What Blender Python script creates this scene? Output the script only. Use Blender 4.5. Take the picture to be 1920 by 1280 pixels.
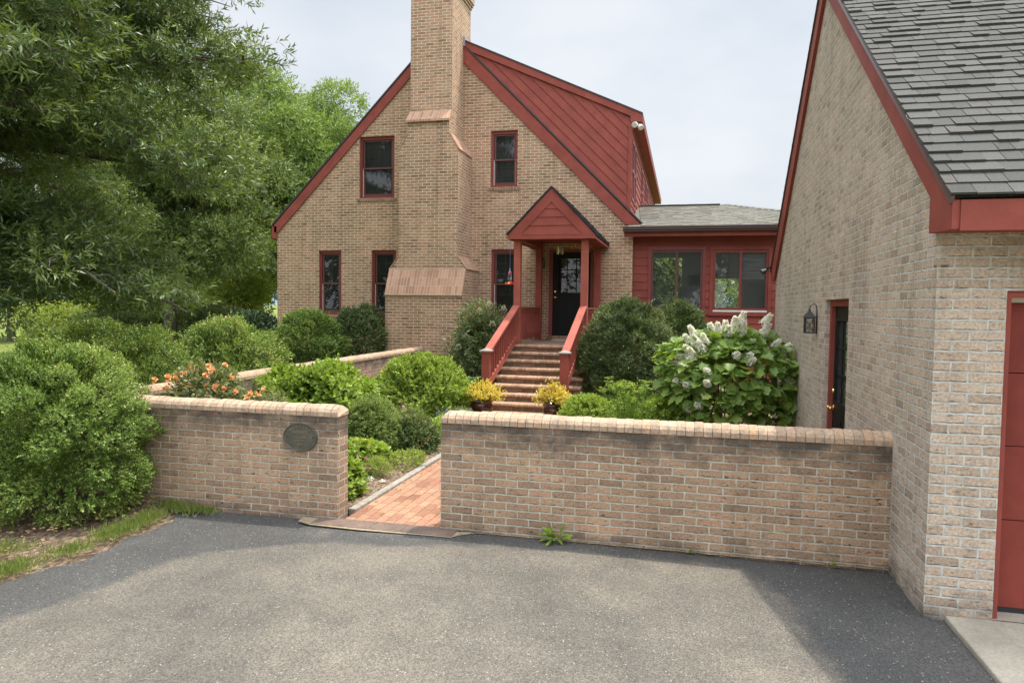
import bpy, math, random
import numpy as np
from mathutils import Vector, Matrix

for o in list(bpy.data.objects):
    bpy.data.objects.remove(o)
SC = bpy.context.scene
COL = SC.collection
random.seed(7)

# ------------------------------------------------------------------ camera
F_PX, TH, PITCH, ROLL, EYE = 1331.4, .2374, .0488, .0123, 2.066
fw = Vector((-math.sin(TH) * math.cos(PITCH), math.cos(TH) * math.cos(PITCH), -math.sin(PITCH)))
r0 = Vector((math.cos(TH), math.sin(TH), 0))
u0 = r0.cross(fw)
rt = r0 * math.cos(ROLL) + u0 * math.sin(ROLL)
up = u0 * math.cos(ROLL) - r0 * math.sin(ROLL)
cam_data = bpy.data.cameras.new('camera')
cam = bpy.data.objects.new('camera', cam_data)
COL.objects.link(cam)
M = Matrix((rt, up, -fw)).transposed().to_4x4()
M.translation = Vector((0, 0, EYE))
cam.matrix_world = M
cam_data.sensor_width = 36
cam_data.lens = F_PX / 1920 * 36
cam_data.clip_start = .05
cam_data.clip_end = 6000
SC.camera = cam

# ------------------------------------------------------------------ sky and sun
SUN = Vector((.25, .26, 1)).normalized()
SUN_EL = math.asin(SUN.z)
SUN_AZ = math.atan2(SUN.x, SUN.y)
W = bpy.data.worlds.new('World')
SC.world = W
W.use_nodes = True
nt = W.node_tree
nt.nodes.clear()


def nd(t, typ, **kw):
    n = t.nodes.new(typ)
    for k, v in kw.items():
        setattr(n, k, v)
    return n


def ln(t, a, b):
    t.links.new(a, b)


out = nd(nt, 'ShaderNodeOutputWorld')
bg = nd(nt, 'ShaderNodeBackground')
bg.inputs['Strength'].default_value = .1
sky = nd(nt, 'ShaderNodeTexSky', sky_type='NISHITA')
sky.sun_disc = False
sky.sun_elevation = SUN_EL
sky.sun_rotation = SUN_AZ
sky.air_density = 1.4
sky.dust_density = 3.0
tc = nd(nt, 'ShaderNodeTexCoord')
mp = nd(nt, 'ShaderNodeMapping')
mp.inputs['Scale'].default_value = (1.6, 1.6, 3.2)
ln(nt, tc.outputs['Generated'], mp.inputs['Vector'])
nz = nd(nt, 'ShaderNodeTexNoise')
nz.inputs['Scale'].default_value = 2.2
nz.inputs['Detail'].default_value = 5
nz.inputs['Roughness'].default_value = .5
ln(nt, mp.outputs[0], nz.inputs['Vector'])
cr = nd(nt, 'ShaderNodeValToRGB')
cr.color_ramp.elements[0].position = .36
cr.color_ramp.elements[0].color = (6.3, 6.8, 7.5, 1)
cr.color_ramp.elements[1].position = .66
cr.color_ramp.elements[1].color = (7.7, 7.95, 8.3, 1)
ln(nt, nz.outputs['Fac'], cr.inputs['Fac'])
# thin bright overcast glows towards the sun high behind the house
dt = nd(nt, 'ShaderNodeVectorMath', operation='DOT_PRODUCT')
ln(nt, tc.outputs['Generated'], dt.inputs[0])
dt.inputs[1].default_value = SUN
mr = nd(nt, 'ShaderNodeMapRange')
mr.inputs['From Min'].default_value = .66
mr.inputs['From Max'].default_value = 1
mr.inputs['To Min'].default_value = 1
mr.inputs['To Max'].default_value = 4.2
ln(nt, dt.outputs['Value'], mr.inputs['Value'])
# sky raised opposite the house front, as added fill light
dt2 = nd(nt, 'ShaderNodeVectorMath', operation='DOT_PRODUCT')
ln(nt, tc.outputs['Generated'], dt2.inputs[0])
dt2.inputs[1].default_value = Vector((0, -.9, .43)).normalized()
mr2 = nd(nt, 'ShaderNodeMapRange')
mr2.inputs['From Min'].default_value = -.1
mr2.inputs['From Max'].default_value = .9
mr2.inputs['To Min'].default_value = 1
mr2.inputs['To Max'].default_value = 2.9
ln(nt, dt2.outputs['Value'], mr2.inputs['Value'])
mx = nd(nt, 'ShaderNodeMath', operation='MULTIPLY')
ln(nt, mr.outputs[0], mx.inputs[0])
ln(nt, mr2.outputs[0], mx.inputs[1])
sc1 = nd(nt, 'ShaderNodeVectorMath', operation='SCALE')
ln(nt, cr.outputs['Color'], sc1.inputs[0])
ln(nt, mx.outputs[0], sc1.inputs['Scale'])
mix = nd(nt, 'ShaderNodeMixRGB')
mix.inputs['Fac'].default_value = .85
ln(nt, sky.outputs['Color'], mix.inputs['Color1'])
ln(nt, sc1.outputs[0], mix.inputs['Color2'])
ln(nt, mix.outputs[0], bg.inputs['Color'])
ln(nt, bg.outputs[0], out.inputs['Surface'])

sl = bpy.data.lights.new('sun', 'SUN')
sl.energy = 3.8
sl.angle = math.radians(.9)
sl.color = (1, .93, .80)
so = bpy.data.objects.new('sun', sl)
COL.objects.link(so)
so.rotation_euler = SUN.to_track_quat('Z', 'Y').to_euler()
so.location = (0, 0, 30)
SC.view_settings.view_transform = 'Standard'
SC.view_settings.look = 'None'
SC.view_settings.exposure = 0.28
SC.view_settings.gamma = 1
SC.cycles.max_bounces = 6
SC.cycles.transparent_max_bounces = 8
SC.cycles.use_denoising = True
SC.cycles.sample_clamp_indirect = 6


# ------------------------------------------------------------------ materials
def srgb(r, g, b):
    return tuple(((c / 255) / 12.92 if c / 255 <= .04045 else ((c / 255 + .055) / 1.055) ** 2.4) for c in (r, g, b)) + (1,)


def newmat(name):
    m = bpy.data.materials.new(name)
    m.use_nodes = True
    t = m.node_tree
    b = t.nodes['Principled BSDF']
    return m, t, b


def ramp(t, fac, stops, interp='LINEAR'):
    c = nd(t, 'ShaderNodeValToRGB')
    c.color_ramp.interpolation = interp
    e = c.color_ramp.elements
    while len(e) < len(stops):
        e.new(.5)
    for k, (p, col) in enumerate(stops):
        e[k].position = p
        e[k].color = col
    ln(t, fac, c.inputs['Fac'])
    return c.outputs['Color']


def noise(t, vec, scale, detail=3, rough=.5):
    n = nd(t, 'ShaderNodeTexNoise')
    n.inputs['Scale'].default_value = scale
    n.inputs['Detail'].default_value = detail
    n.inputs['Roughness'].default_value = rough
    if vec is not None:
        ln(t, vec, n.inputs['Vector'])
    return n


def mixc(t, fac, a, b, mode='MIX'):
    m = nd(t, 'ShaderNodeMixRGB', blend_type=mode)
    for s, v in ((m.inputs['Fac'], fac), (m.inputs['Color1'], a), (m.inputs['Color2'], b)):
        if isinstance(v, (int, float)):
            s.default_value = v
        elif isinstance(v, tuple):
            s.default_value = v
        else:
            ln(t, v, s)
    return m.outputs[0]


def mth(t, op, a, b=0.0, c=None):
    m = nd(t, 'ShaderNodeMath', operation=op)
    for i, v in enumerate((a, b) if c is None else (a, b, c)):
        if isinstance(v, (int, float)):
            m.inputs[i].default_value = v
        else:
            ln(t, v, m.inputs[i])
    return m.outputs[0]


def bump(t, b, h, dist, strength=1.0):
    bp = nd(t, 'ShaderNodeBump')
    bp.inputs['Distance'].default_value = dist
    bp.inputs['Strength'].default_value = strength
    ln(t, h, bp.inputs['Height'])
    ln(t, bp.outputs[0], b.inputs['Normal'])


def uvvec(t, jitter=True):
    u = nd(t, 'ShaderNodeUVMap')
    u.uv_map = 'UVMap'
    v = u.outputs[0]
    if jitter:
        for s, a in ((2.5, .012), (24, .010), (60, .004)):
            n = noise(t, u.outputs[0], s, 1)
            d = nd(t, 'ShaderNodeVectorMath', operation='SUBTRACT')
            ln(t, n.outputs['Color'], d.inputs[0])
            d.inputs[1].default_value = (.5, .5, .5)
            k = nd(t, 'ShaderNodeVectorMath', operation='SCALE')
            ln(t, d.outputs[0], k.inputs[0])
            k.inputs['Scale'].default_value = a
            ad = nd(t, 'ShaderNodeVectorMath', operation='ADD')
            ln(t, v, ad.inputs[0])
            ln(t, k.outputs[0], ad.inputs[1])
            v = ad.outputs[0]
    return u.outputs[0], v


def brick_mat(name, stops, mortar, w=.2032, h=.0677, joint=.0068, off=.5, swap=False, dark=.5, blotch=.3, stain=None, bd=.006):
    m, t, b = newmat(name)
    raw, v = uvvec(t)
    if swap:
        mpn = nd(t, 'ShaderNodeMapping')
        mpn.inputs['Rotation'].default_value = (0, 0, math.pi / 2)
        ln(t, v, mpn.inputs['Vector'])
        v = mpn.outputs[0]
    br = nd(t, 'ShaderNodeTexBrick')
    br.offset = off
    br.inputs['Color1'].default_value = (0, 0, 0, 1)
    br.inputs['Color2'].default_value = (1, 1, 1, 1)
    br.inputs['Mortar'].default_value = (.5, .5, .5, 1)
    br.inputs['Scale'].default_value = 1
    br.inputs['Mortar Size'].default_value = joint
    br.inputs['Mortar Smooth'].default_value = .15
    br.inputs['Brick Width'].default_value = w
    br.inputs['Row Height'].default_value = h
    ln(t, v, br.inputs['Vector'])
    bw = nd(t, 'ShaderNodeRGBToBW')
    ln(t, br.outputs['Color'], bw.inputs[0])
    col = ramp(t, bw.outputs[0], stops)
    fine = noise(t, raw, 55, 4, .65)
    col = mixc(t, .8, col, ramp(t, fine.outputs['Fac'], [(.25, (.45, .45, .45, 1)), (.75, (1.5, 1.45, 1.4, 1))]), 'MULTIPLY')
    # kiln marks
    mpk = nd(t, 'ShaderNodeMapping')
    mpk.inputs['Scale'].default_value = (14, 40, 1)
    ln(t, raw, mpk.inputs['Vector'])
    km = noise(t, mpk.outputs[0], 1, 3, .6)
    col = mixc(t, mth(t, 'MULTIPLY', ramp(t, km.outputs['Fac'], [(.60, (0, 0, 0, 1)), (.70, (1, 1, 1, 1))]), dark), col, (.045, .036, .030, 1))
    big = noise(t, raw, 1.1, 4, .6)
    col = mixc(t, blotch, col, ramp(t, big.outputs['Fac'], [(.3, (.55, .55, .56, 1)), (.7, (1.35, 1.32, 1.28, 1))]), 'MULTIPLY')
    # rain streaks
    mpr = nd(t, 'ShaderNodeMapping')
    mpr.inputs['Scale'].default_value = (4.5, .45, 1)
    ln(t, raw, mpr.inputs['Vector'])
    rn = noise(t, mpr.outputs[0], 1, 4, .62)
    streak = ramp(t, rn.outputs['Fac'], [(.50, (1, 1, 1, 1)), (.76, (.66, .64, .61, 1))])
    mn = noise(t, raw, 18, 3)
    mcol = mixc(t, .5, mortar, ramp(t, mn.outputs['Fac'], [(.3, (.55, .55, .55, 1)), (.7, (1.4, 1.4, 1.4, 1))]), 'MULTIPLY')
    # chipped lower arrises with the raked joint's shadow painted in: a broken dark line along one side of the bed joints
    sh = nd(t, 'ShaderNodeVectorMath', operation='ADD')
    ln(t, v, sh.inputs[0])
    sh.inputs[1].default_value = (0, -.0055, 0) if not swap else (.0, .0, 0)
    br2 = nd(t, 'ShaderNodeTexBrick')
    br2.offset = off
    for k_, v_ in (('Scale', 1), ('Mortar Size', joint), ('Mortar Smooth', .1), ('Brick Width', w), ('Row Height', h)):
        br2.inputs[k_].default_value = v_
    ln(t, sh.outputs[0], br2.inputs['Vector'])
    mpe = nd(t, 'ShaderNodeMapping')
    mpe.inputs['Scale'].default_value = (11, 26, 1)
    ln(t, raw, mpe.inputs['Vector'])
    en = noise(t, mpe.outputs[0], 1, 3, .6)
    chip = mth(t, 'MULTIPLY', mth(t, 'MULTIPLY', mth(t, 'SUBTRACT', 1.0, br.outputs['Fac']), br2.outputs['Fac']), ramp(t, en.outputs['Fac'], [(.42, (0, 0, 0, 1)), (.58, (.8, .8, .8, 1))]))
    col = mixc(t, br.outputs['Fac'], col, mcol)
    col = mixc(t, chip, col, (.05, .038, .03, 1))  # painted joint shadow darkens the brick along its chipped edge
    col = mixc(t, .8, col, streak, 'MULTIPLY')
    if stain:
        # rain and splash stains: dark crust in patches, thickest near the top course and the footing
        sx = nd(t, 'ShaderNodeSeparateXYZ')
        ln(t, raw, sx.inputs[0])
        lo = nd(t, 'ShaderNodeMapRange')
        lo.inputs['From Min'].default_value = stain[0] + .28
        lo.inputs['From Max'].default_value = stain[0]
        ln(t, sx.outputs['Y'], lo.inputs['Value'])
        hi = nd(t, 'ShaderNodeMapRange')
        hi.inputs['From Min'].default_value = stain[1] - .3
        hi.inputs['From Max'].default_value = stain[1]
        ln(t, sx.outputs['Y'], hi.inputs['Value'])
        mps = nd(t, 'ShaderNodeMapping')
        mps.inputs['Scale'].default_value = (3.2, 5, 1)
        ln(t, raw, mps.inputs['Vector'])
        sn = noise(t, mps.outputs[0], 1, 5, .65)
        k = mth(t, 'ADD', mth(t, 'MULTIPLY', mth(t, 'MAXIMUM', lo.outputs[0], hi.outputs[0]), .38), sn.outputs['Fac'])
        fac = ramp(t, k, [(.60, (0, 0, 0, 1)), (.95, (stain[2],) * 3 + (1,))])
        col = mixc(t, fac, col, (.06, .052, .045, 1))
    ln(t, col, b.inputs['Base Color'])
    b.inputs['Roughness'].default_value = .92
    b.inputs['Specular IOR Level'].default_value = .25
    hgt = mth(t, 'ADD', mth(t, 'MULTIPLY', mth(t, 'SUBTRACT', 1.0, br.outputs['Fac']), 1.0), mth(t, 'MULTIPLY', fine.outputs['Fac'], .45))
    bump(t, b, hgt, bd)
    return m


def L(*c):
    return tuple(c) + (1,)


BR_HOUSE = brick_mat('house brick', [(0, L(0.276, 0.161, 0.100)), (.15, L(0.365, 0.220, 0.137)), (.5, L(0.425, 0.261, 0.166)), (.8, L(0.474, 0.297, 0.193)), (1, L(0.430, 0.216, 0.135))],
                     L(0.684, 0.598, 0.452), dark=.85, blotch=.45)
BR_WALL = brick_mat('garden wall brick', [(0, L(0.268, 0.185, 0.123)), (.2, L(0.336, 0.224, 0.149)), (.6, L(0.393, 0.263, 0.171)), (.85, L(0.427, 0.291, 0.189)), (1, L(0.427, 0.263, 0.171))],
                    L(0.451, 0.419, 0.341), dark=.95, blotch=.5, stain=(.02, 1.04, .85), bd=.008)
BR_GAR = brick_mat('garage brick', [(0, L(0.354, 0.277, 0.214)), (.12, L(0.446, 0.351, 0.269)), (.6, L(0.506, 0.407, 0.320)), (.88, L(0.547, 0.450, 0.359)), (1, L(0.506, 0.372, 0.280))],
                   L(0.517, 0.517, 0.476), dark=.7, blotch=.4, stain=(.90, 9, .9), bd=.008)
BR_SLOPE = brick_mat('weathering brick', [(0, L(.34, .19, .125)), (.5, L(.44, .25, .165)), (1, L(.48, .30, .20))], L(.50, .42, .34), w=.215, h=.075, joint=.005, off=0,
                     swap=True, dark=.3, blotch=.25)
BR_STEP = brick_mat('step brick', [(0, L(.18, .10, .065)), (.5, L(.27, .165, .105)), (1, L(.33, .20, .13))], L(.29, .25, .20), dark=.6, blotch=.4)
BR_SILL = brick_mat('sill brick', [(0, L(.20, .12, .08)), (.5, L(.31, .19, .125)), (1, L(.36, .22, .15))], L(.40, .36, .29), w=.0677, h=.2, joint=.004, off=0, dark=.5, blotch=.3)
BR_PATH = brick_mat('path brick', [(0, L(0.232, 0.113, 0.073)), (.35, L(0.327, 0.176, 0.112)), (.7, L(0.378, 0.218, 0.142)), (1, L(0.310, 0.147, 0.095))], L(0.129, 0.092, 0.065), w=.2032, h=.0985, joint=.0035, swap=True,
                    dark=.4, blotch=.55, bd=.004)


def tint_mat(name, stops, rough=.9, nscale=40, namp=.5, bumpd=.0, spec=.3, blot=None):
    m, t, b = newmat(name)
    a = nd(t, 'ShaderNodeAttribute')
    a.attribute_name = 'tint'
    col = ramp(t, a.outputs['Fac'], stops)
    tcn = nd(t, 'ShaderNodeTexCoord')
    n = noise(t, tcn.outputs['Object'], nscale, 4, .6)
    col = mixc(t, namp, col, ramp(t, n.outputs['Fac'], [(.25, (.5, .5, .5, 1)), (.75, (1.5, 1.5, 1.5, 1))]), 'MULTIPLY')
    if blot:
        n2 = noise(t, tcn.outputs['Object'], blot[0], 4, .65)
        col = mixc(t, ramp(t, n2.outputs['Fac'], [(.5, (0, 0, 0, 1)), (.7, (blot[1],) * 3 + (1,))]), col, blot[2])
    ln(t, col, b.inputs['Base Color'])
    b.inputs['Roughness'].default_value = rough
    b.inputs['Specular IOR Level'].default_value = spec
    if bumpd:
        bump(t, b, n.outputs['Fac'], bumpd)
    return m


CAPB = tint_mat('coping brick', [(0, L(0.370, 0.255, 0.174)), (.35, L(0.431, 0.304, 0.209)), (.7, L(0.466, 0.339, 0.239)), (1, L(0.458, 0.282, 0.174))], nscale=45, namp=.55, bumpd=.006,
                blot=(13, .7, (.20, .175, .14, 1)))
NOSEB = tint_mat('nosing brick', [(0, L(.30, .17, .105)), (.5, L(.41, .245, .155)), (1, L(.48, .30, .195))], nscale=45, namp=.5, bumpd=.005, blot=(9, .6, (.19, .14, .105, 1)))
SHING = tint_mat('grey asphalt shingles', [(0, L(0.061, 0.060, 0.055)), (.5, L(0.078, 0.076, 0.071)), (.95, L(0.094, 0.092, 0.086)), (1, L(0.092, 0.085, 0.077))], nscale=170, namp=.95, bumpd=.004, rough=.95)
SHING_W = tint_mat('weathered brown shingles', [(0, L(.115, .108, .088)), (.5, L(.138, .13, .107)), (1, L(.16, .15, .125))], nscale=200, namp=.6, bumpd=.003, rough=.95)
SHING_D = tint_mat('dark shingles', [(0, L(.035, .036, .038)), (1, L(.075, .078, .082))], nscale=150, namp=.5, bumpd=.003, rough=.9)


def paint_mat(name, c, rough=.5, var=.25, spec=.4, grain=.0):
    m, t, b = newmat(name)
    tcn = nd(t, 'ShaderNodeTexCoord')
    n = noise(t, tcn.outputs['Object'], 3.0, 5, .6)
    col = mixc(t, var, c, ramp(t, n.outputs['Fac'], [(.3, (.6, .6, .6, 1)), (.7, (1.4, 1.4, 1.4, 1))]), 'MULTIPLY')
    ln(t, col, b.inputs['Base Color'])
    b.inputs['Roughness'].default_value = rough
    b.inputs['Specular IOR Level'].default_value = spec
    if grain:
        n2 = noise(t, tcn.outputs['Object'], 90, 3)
        bump(t, b, n2.outputs['Fac'], grain)
    return m


RED = paint_mat('barn red paint', L(.262, .064, .048), .62, .45, .18, .0015)
REDD = paint_mat('faded garage door paint', L(.225, .048, .036), .65, .4, .18, .001)
REDW = paint_mat('worn red paint', L(.32, .090, .064), .65, .5, .18, .002)
REDT = paint_mat('red trim paint', L(.22, .042, .034), .45, .2, .4)
SASH = paint_mat('mauve sash paint', L(.12, .045, .042), .5, .2, .4)
GUT = paint_mat('brown gutter metal', L(.10, .058, .052), .35, .15, .5)
BLACK = paint_mat('black door paint', L(.006, .006, .0065), .5, .2, .22)
IRON = paint_mat('black iron', L(.018, .02, .024), .5, .3, .5)
WHITE = paint_mat('white vinyl', L(.7, .68, .64), .5, .1)
GREYW = paint_mat('grey interior wall', L(.55, .58, .58), .8, .1)
CAPM = paint_mat('weathered grey post cap', L(.23, .205, .175), .7, .4)
FLASH = paint_mat('lead flashing', L(.3, .3, .31), .5, .3)
DARKIN = paint_mat('dark interior', L(.02, .02, .02), .9, .1)
CURT = paint_mat('sheer curtain', L(.16, .16, .155), .9, .2)
RUBBER = paint_mat('grey door mat weave', L(.38, .36, .33), .95, .5)
PLASTER = paint_mat('cream plaster', L(.6, .55, .45), .8, .1)


def metal_mat(name, c, rough, met=1.0):
    m, t, b = newmat(name)
    b.inputs['Base Color'].default_value = c
    b.inputs['Roughness'].default_value = rough
    b.inputs['Metallic'].default_value = met
    return m


BRASS = metal_mat('polished brass', L(.75, .52, .2), .22)


def glass_mat(name, tint, dirt=.0, refl=1.0):
    m, t, b = newmat(name)
    t.nodes.remove(b)
    o = t.nodes['Material Output']
    tr = nd(t, 'ShaderNodeBsdfTransparent')
    tr.inputs['Color'].default_value = tint
    gl = nd(t, 'ShaderNodeBsdfGlossy')
    gl.inputs['Roughness'].default_value = .015
    gl.inputs['Color'].default_value = (refl, refl, refl, 1)
    lw = nd(t, 'ShaderNodeFresnel')
    lw.inputs['IOR'].default_value = 1.5
    mxs = nd(t, 'ShaderNodeMixShader')
    ln(t, lw.outputs[0], mxs.inputs[0])
    ln(t, tr.outputs[0], mxs.inputs[1])
    ln(t, gl.outputs[0], mxs.inputs[2])
    res = mxs.outputs[0]
    if dirt:
        df = nd(t, 'ShaderNodeBsdfDiffuse')
        df.inputs['Color'].default_value = (.45, .46, .45, 1)
        tcn = nd(t, 'ShaderNodeTexCoord')
        n = noise(t, tcn.outputs['Object'], 5, 5, .7)
        m2 = nd(t, 'ShaderNodeMixShader')
        ln(t, mth(t, 'MULTIPLY', n.outputs['Fac'], dirt), m2.inputs[0])
        ln(t, res, m2.inputs[1])
        ln(t, df.outputs[0], m2.inputs[2])
        res = m2.outputs[0]
    ln(t, res, o.inputs['Surface'])
    return m


GLASS = glass_mat('window glass', (.55, .58, .57, 1), .08)
GLASSR = glass_mat('sunroom glass', (.88, .90, .89, 1), .16)
GLASSC = glass_mat('lantern glass', (.85, .86, .82, 1), .12)


def leaf_mat(name, stops, trans=.35, rough=.5, spec=.35, through=None):
    m, t, b = newmat(name)
    o = t.nodes['Material Output']
    a = nd(t, 'ShaderNodeAttribute')
    a.attribute_name = 'tint'
    col = ramp(t, a.outputs['Fac'], stops)
    ln(t, col, b.inputs['Base Color'])
    b.inputs['Roughness'].default_value = rough
    b.inputs['Specular IOR Level'].default_value = spec
    tl = nd(t, 'ShaderNodeBsdfTranslucent')
    ln(t, mixc(t, 1.0, col, through or ((1, 1, 1, 1) if name.endswith(('petal', 'floret', 'flower')) else (1.45, 1.3, .5, 1)), 'MULTIPLY'), tl.inputs['Color'])
    mxs = nd(t, 'ShaderNodeMixShader')
    mxs.inputs[0].default_value = trans
    ln(t, b.outputs[0], mxs.inputs[1])
    ln(t, tl.outputs[0], mxs.inputs[2])
    ln(t, mxs.outputs[0], o.inputs['Surface'])
    return m


LF_OAK = leaf_mat('willow oak leaf', [(0, L(.06, .10, .032)), (.5, L(.12, .178, .052)), (.85, L(.215, .29, .085)), (1, L(.33, .39, .13))], .35, .42, .5)
LF_OAK2 = leaf_mat('pale oak leaf', [(0, L(0.086, 0.145, 0.038)), (.5, L(0.148, 0.230, 0.060)), (1, L(0.234, 0.332, 0.093))], .38, .5)
LF_FAR = leaf_mat('far tree leaf', [(0, L(.07, .105, .038)), (.5, L(.13, .175, .06)), (1, L(.22, .27, .10))], .3, .6)
LF_LIME = leaf_mat('lime leaf', [(0, L(.14, .20, .04)), (.5, L(.24, .31, .06)), (1, L(.37, .42, .11))], .35, .6)
LF_DARK = leaf_mat('holly leaf', [(0, L(.018, .045, .016)), (.6, L(.032, .07, .024)), (1, L(.06, .11, .035))], .15, .4, .5)
LF_BOX = leaf_mat('boxwood leaf', [(0, L(.072, .13, .024)), (.5, L(.150, .235, .042)), (.85, L(.265, .36, .075)), (.94, L(.42, .44, .15)), (1, L(.58, .46, .22))], .25, .42, .45)
LF_YEW = leaf_mat('yew needle', [(0, L(.04, .068, .022)), (.5, L(.085, .125, .034)), (.88, L(.16, .205, .055)), (1, L(.30, .26, .09))], .15, .5, .4)
LF_BRT = leaf_mat('fresh green leaf', [(0, L(.12, .205, .03)), (.5, L(.22, .325, .05)), (1, L(.35, .455, .09))], .35, .45, .4)
LF_BRT2 = leaf_mat('light shrub leaf', [(0, L(.115, .185, .03)), (.5, L(.225, .325, .05)), (.9, L(.36, .455, .09)), (1, L(.47, .49, .11))], .35, .5, .35)
LF_SAGE = leaf_mat('sage green leaf', [(0, L(.11, .17, .045)), (.5, L(.19, .265, .07)), (1, L(.28, .36, .12))], .3, .6, .3)
LF_ROSE = leaf_mat('rose leaf', [(0, L(.09, .12, .045)), (.5, L(.17, .20, .08)), (1, L(.28, .30, .13))], .3, .45, .4)
LF_NAN = leaf_mat('nandina leaf', [(0, L(.05, .085, .03)), (.5, L(.105, .155, .05)), (.93, L(.20, .25, .09)), (1, L(.30, .10, .06))], .3, .4, .5)
LF_HYD = leaf_mat('oakleaf hydrangea leaf', [(0, L(0.098, 0.172, 0.039)), (.5, L(0.190, 0.299, 0.066)), (.9, L(0.310, 0.425, 0.099)), (1, L(0.483, 0.529, 0.154))], .35, .45, .4)
LF_YEL = leaf_mat('yellow succulent leaf', [(0, L(.42, .36, .06)), (.5, L(.62, .52, .09)), (.9, L(.75, .62, .13)), (1, L(.60, .33, .10))], .3, .5, .35)
LF_HOSTA = leaf_mat('hosta leaf', [(0, L(.05, .13, .06)), (1, L(.11, .22, .10))], .25, .4, .4)
LF_DILL = leaf_mat('feathery herb leaf', [(0, L(.12, .26, .04)), (.6, L(.22, .38, .06)), (1, L(.42, .50, .09))], .35, .6, .2)
GRASSM = leaf_mat('grass blade', [(0, L(.10, .16, .035)), (.6, L(.20, .26, .06)), (.85, L(.31, .34, .10)), (1, L(.48, .40, .21))], .3, .6, .2)
PETAL_O = leaf_mat('orange rose petal', [(0, L(.82, .33, .12)), (.5, L(.88, .46, .20)), (1, L(.90, .62, .34))], .3, .6, .2)
PETAL_W = leaf_mat('cream hydrangea floret', [(0, L(.66, .70, .40)), (.25, L(.88, .87, .74)), (1, L(.95, .94, .86))], .5, .7, .2)
PETAL_P = leaf_mat('pink petal', [(0, L(.55, .12, .25)), (1, L(.72, .25, .38))], .3, .7, .2)
PETAL_Y = leaf_mat('yellow petal', [(0, L(.75, .50, .04)), (1, L(.85, .66, .08))], .3, .7, .2)
PETAL_V = leaf_mat('violet petal', [(0, L(.24, .20, .48)), (1, L(.38, .34, .62))], .3, .7, .2)
PETAL_C = leaf_mat('cream nandina flower', [(0, L(.50, .50, .28)), (1, L(.68, .64, .42))], .3, .7, .2)
PETAL_R = leaf_mat('wine red leaf', [(0, L(.13, .02, .04)), (1, L(.25, .05, .08))], .3, .6, .3)
PETAL_LP = leaf_mat('pale pink floret', [(0, L(.6, .42, .38)), (1, L(.72, .58, .50))], .3, .7, .2)


def bark_mat(name, a, b2):
    m, t, b = newmat(name)
    tcn = nd(t, 'ShaderNodeTexCoord')
    mpn = nd(t, 'ShaderNodeMapping')
    mpn.inputs['Scale'].default_value = (9, 9, 2)
    ln(t, tcn.outputs['Object'], mpn.inputs['Vector'])
    n = noise(t, mpn.outputs[0], 1.5, 5, .65)
    ln(t, ramp(t, n.outputs['Fac'], [(.3, a), (.7, b2)]), b.inputs['Base Color'])
    b.inputs['Roughness'].default_value = .95
    bump(t, b, n.outputs['Fac'], .02)
    return m


BARK = bark_mat('oak bark', L(.045, .036, .028), L(.15, .12, .095))
STEM = bark_mat('brown stem', L(.05, .035, .02), L(.14, .10, .06))
GSTEM = bark_mat('green stem', L(.08, .14, .03), L(.16, .24, .06))
TIMBER = bark_mat('weathered timber', L(.17, .15, .125), L(.36, .32, .27))


# ------------------------------------------------------------------ mesh helpers
WL = {}


def wl(o):
    return WL.get(o.name, Vector((0, 0, 0))) if o else Vector((0, 0, 0))


def thing(name, loc, label, cat, group=None):
    o = bpy.data.objects.new(name, None)
    o.empty_display_size = .1
    COL.objects.link(o)
    o.location = loc
    WL[o.name] = Vector(loc)
    tag(o, label, cat, group)
    return o


def tag(o, label=None, cat=None, group=None, kind=None):
    if label:
        o['label'] = label
    if cat:
        o['category'] = cat
    if group:
        o['group'] = group
    if kind:
        o['kind'] = kind
    return o


def link_mesh(name, me, mats, parent):
    for m in (mats if isinstance(mats, (list, tuple)) else [mats]):
        me.materials.append(m)
    o = bpy.data.objects.new(name, me)
    COL.objects.link(o)
    if parent:
        o.parent = parent
        WL[o.name] = wl(parent)
    return o


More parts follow.
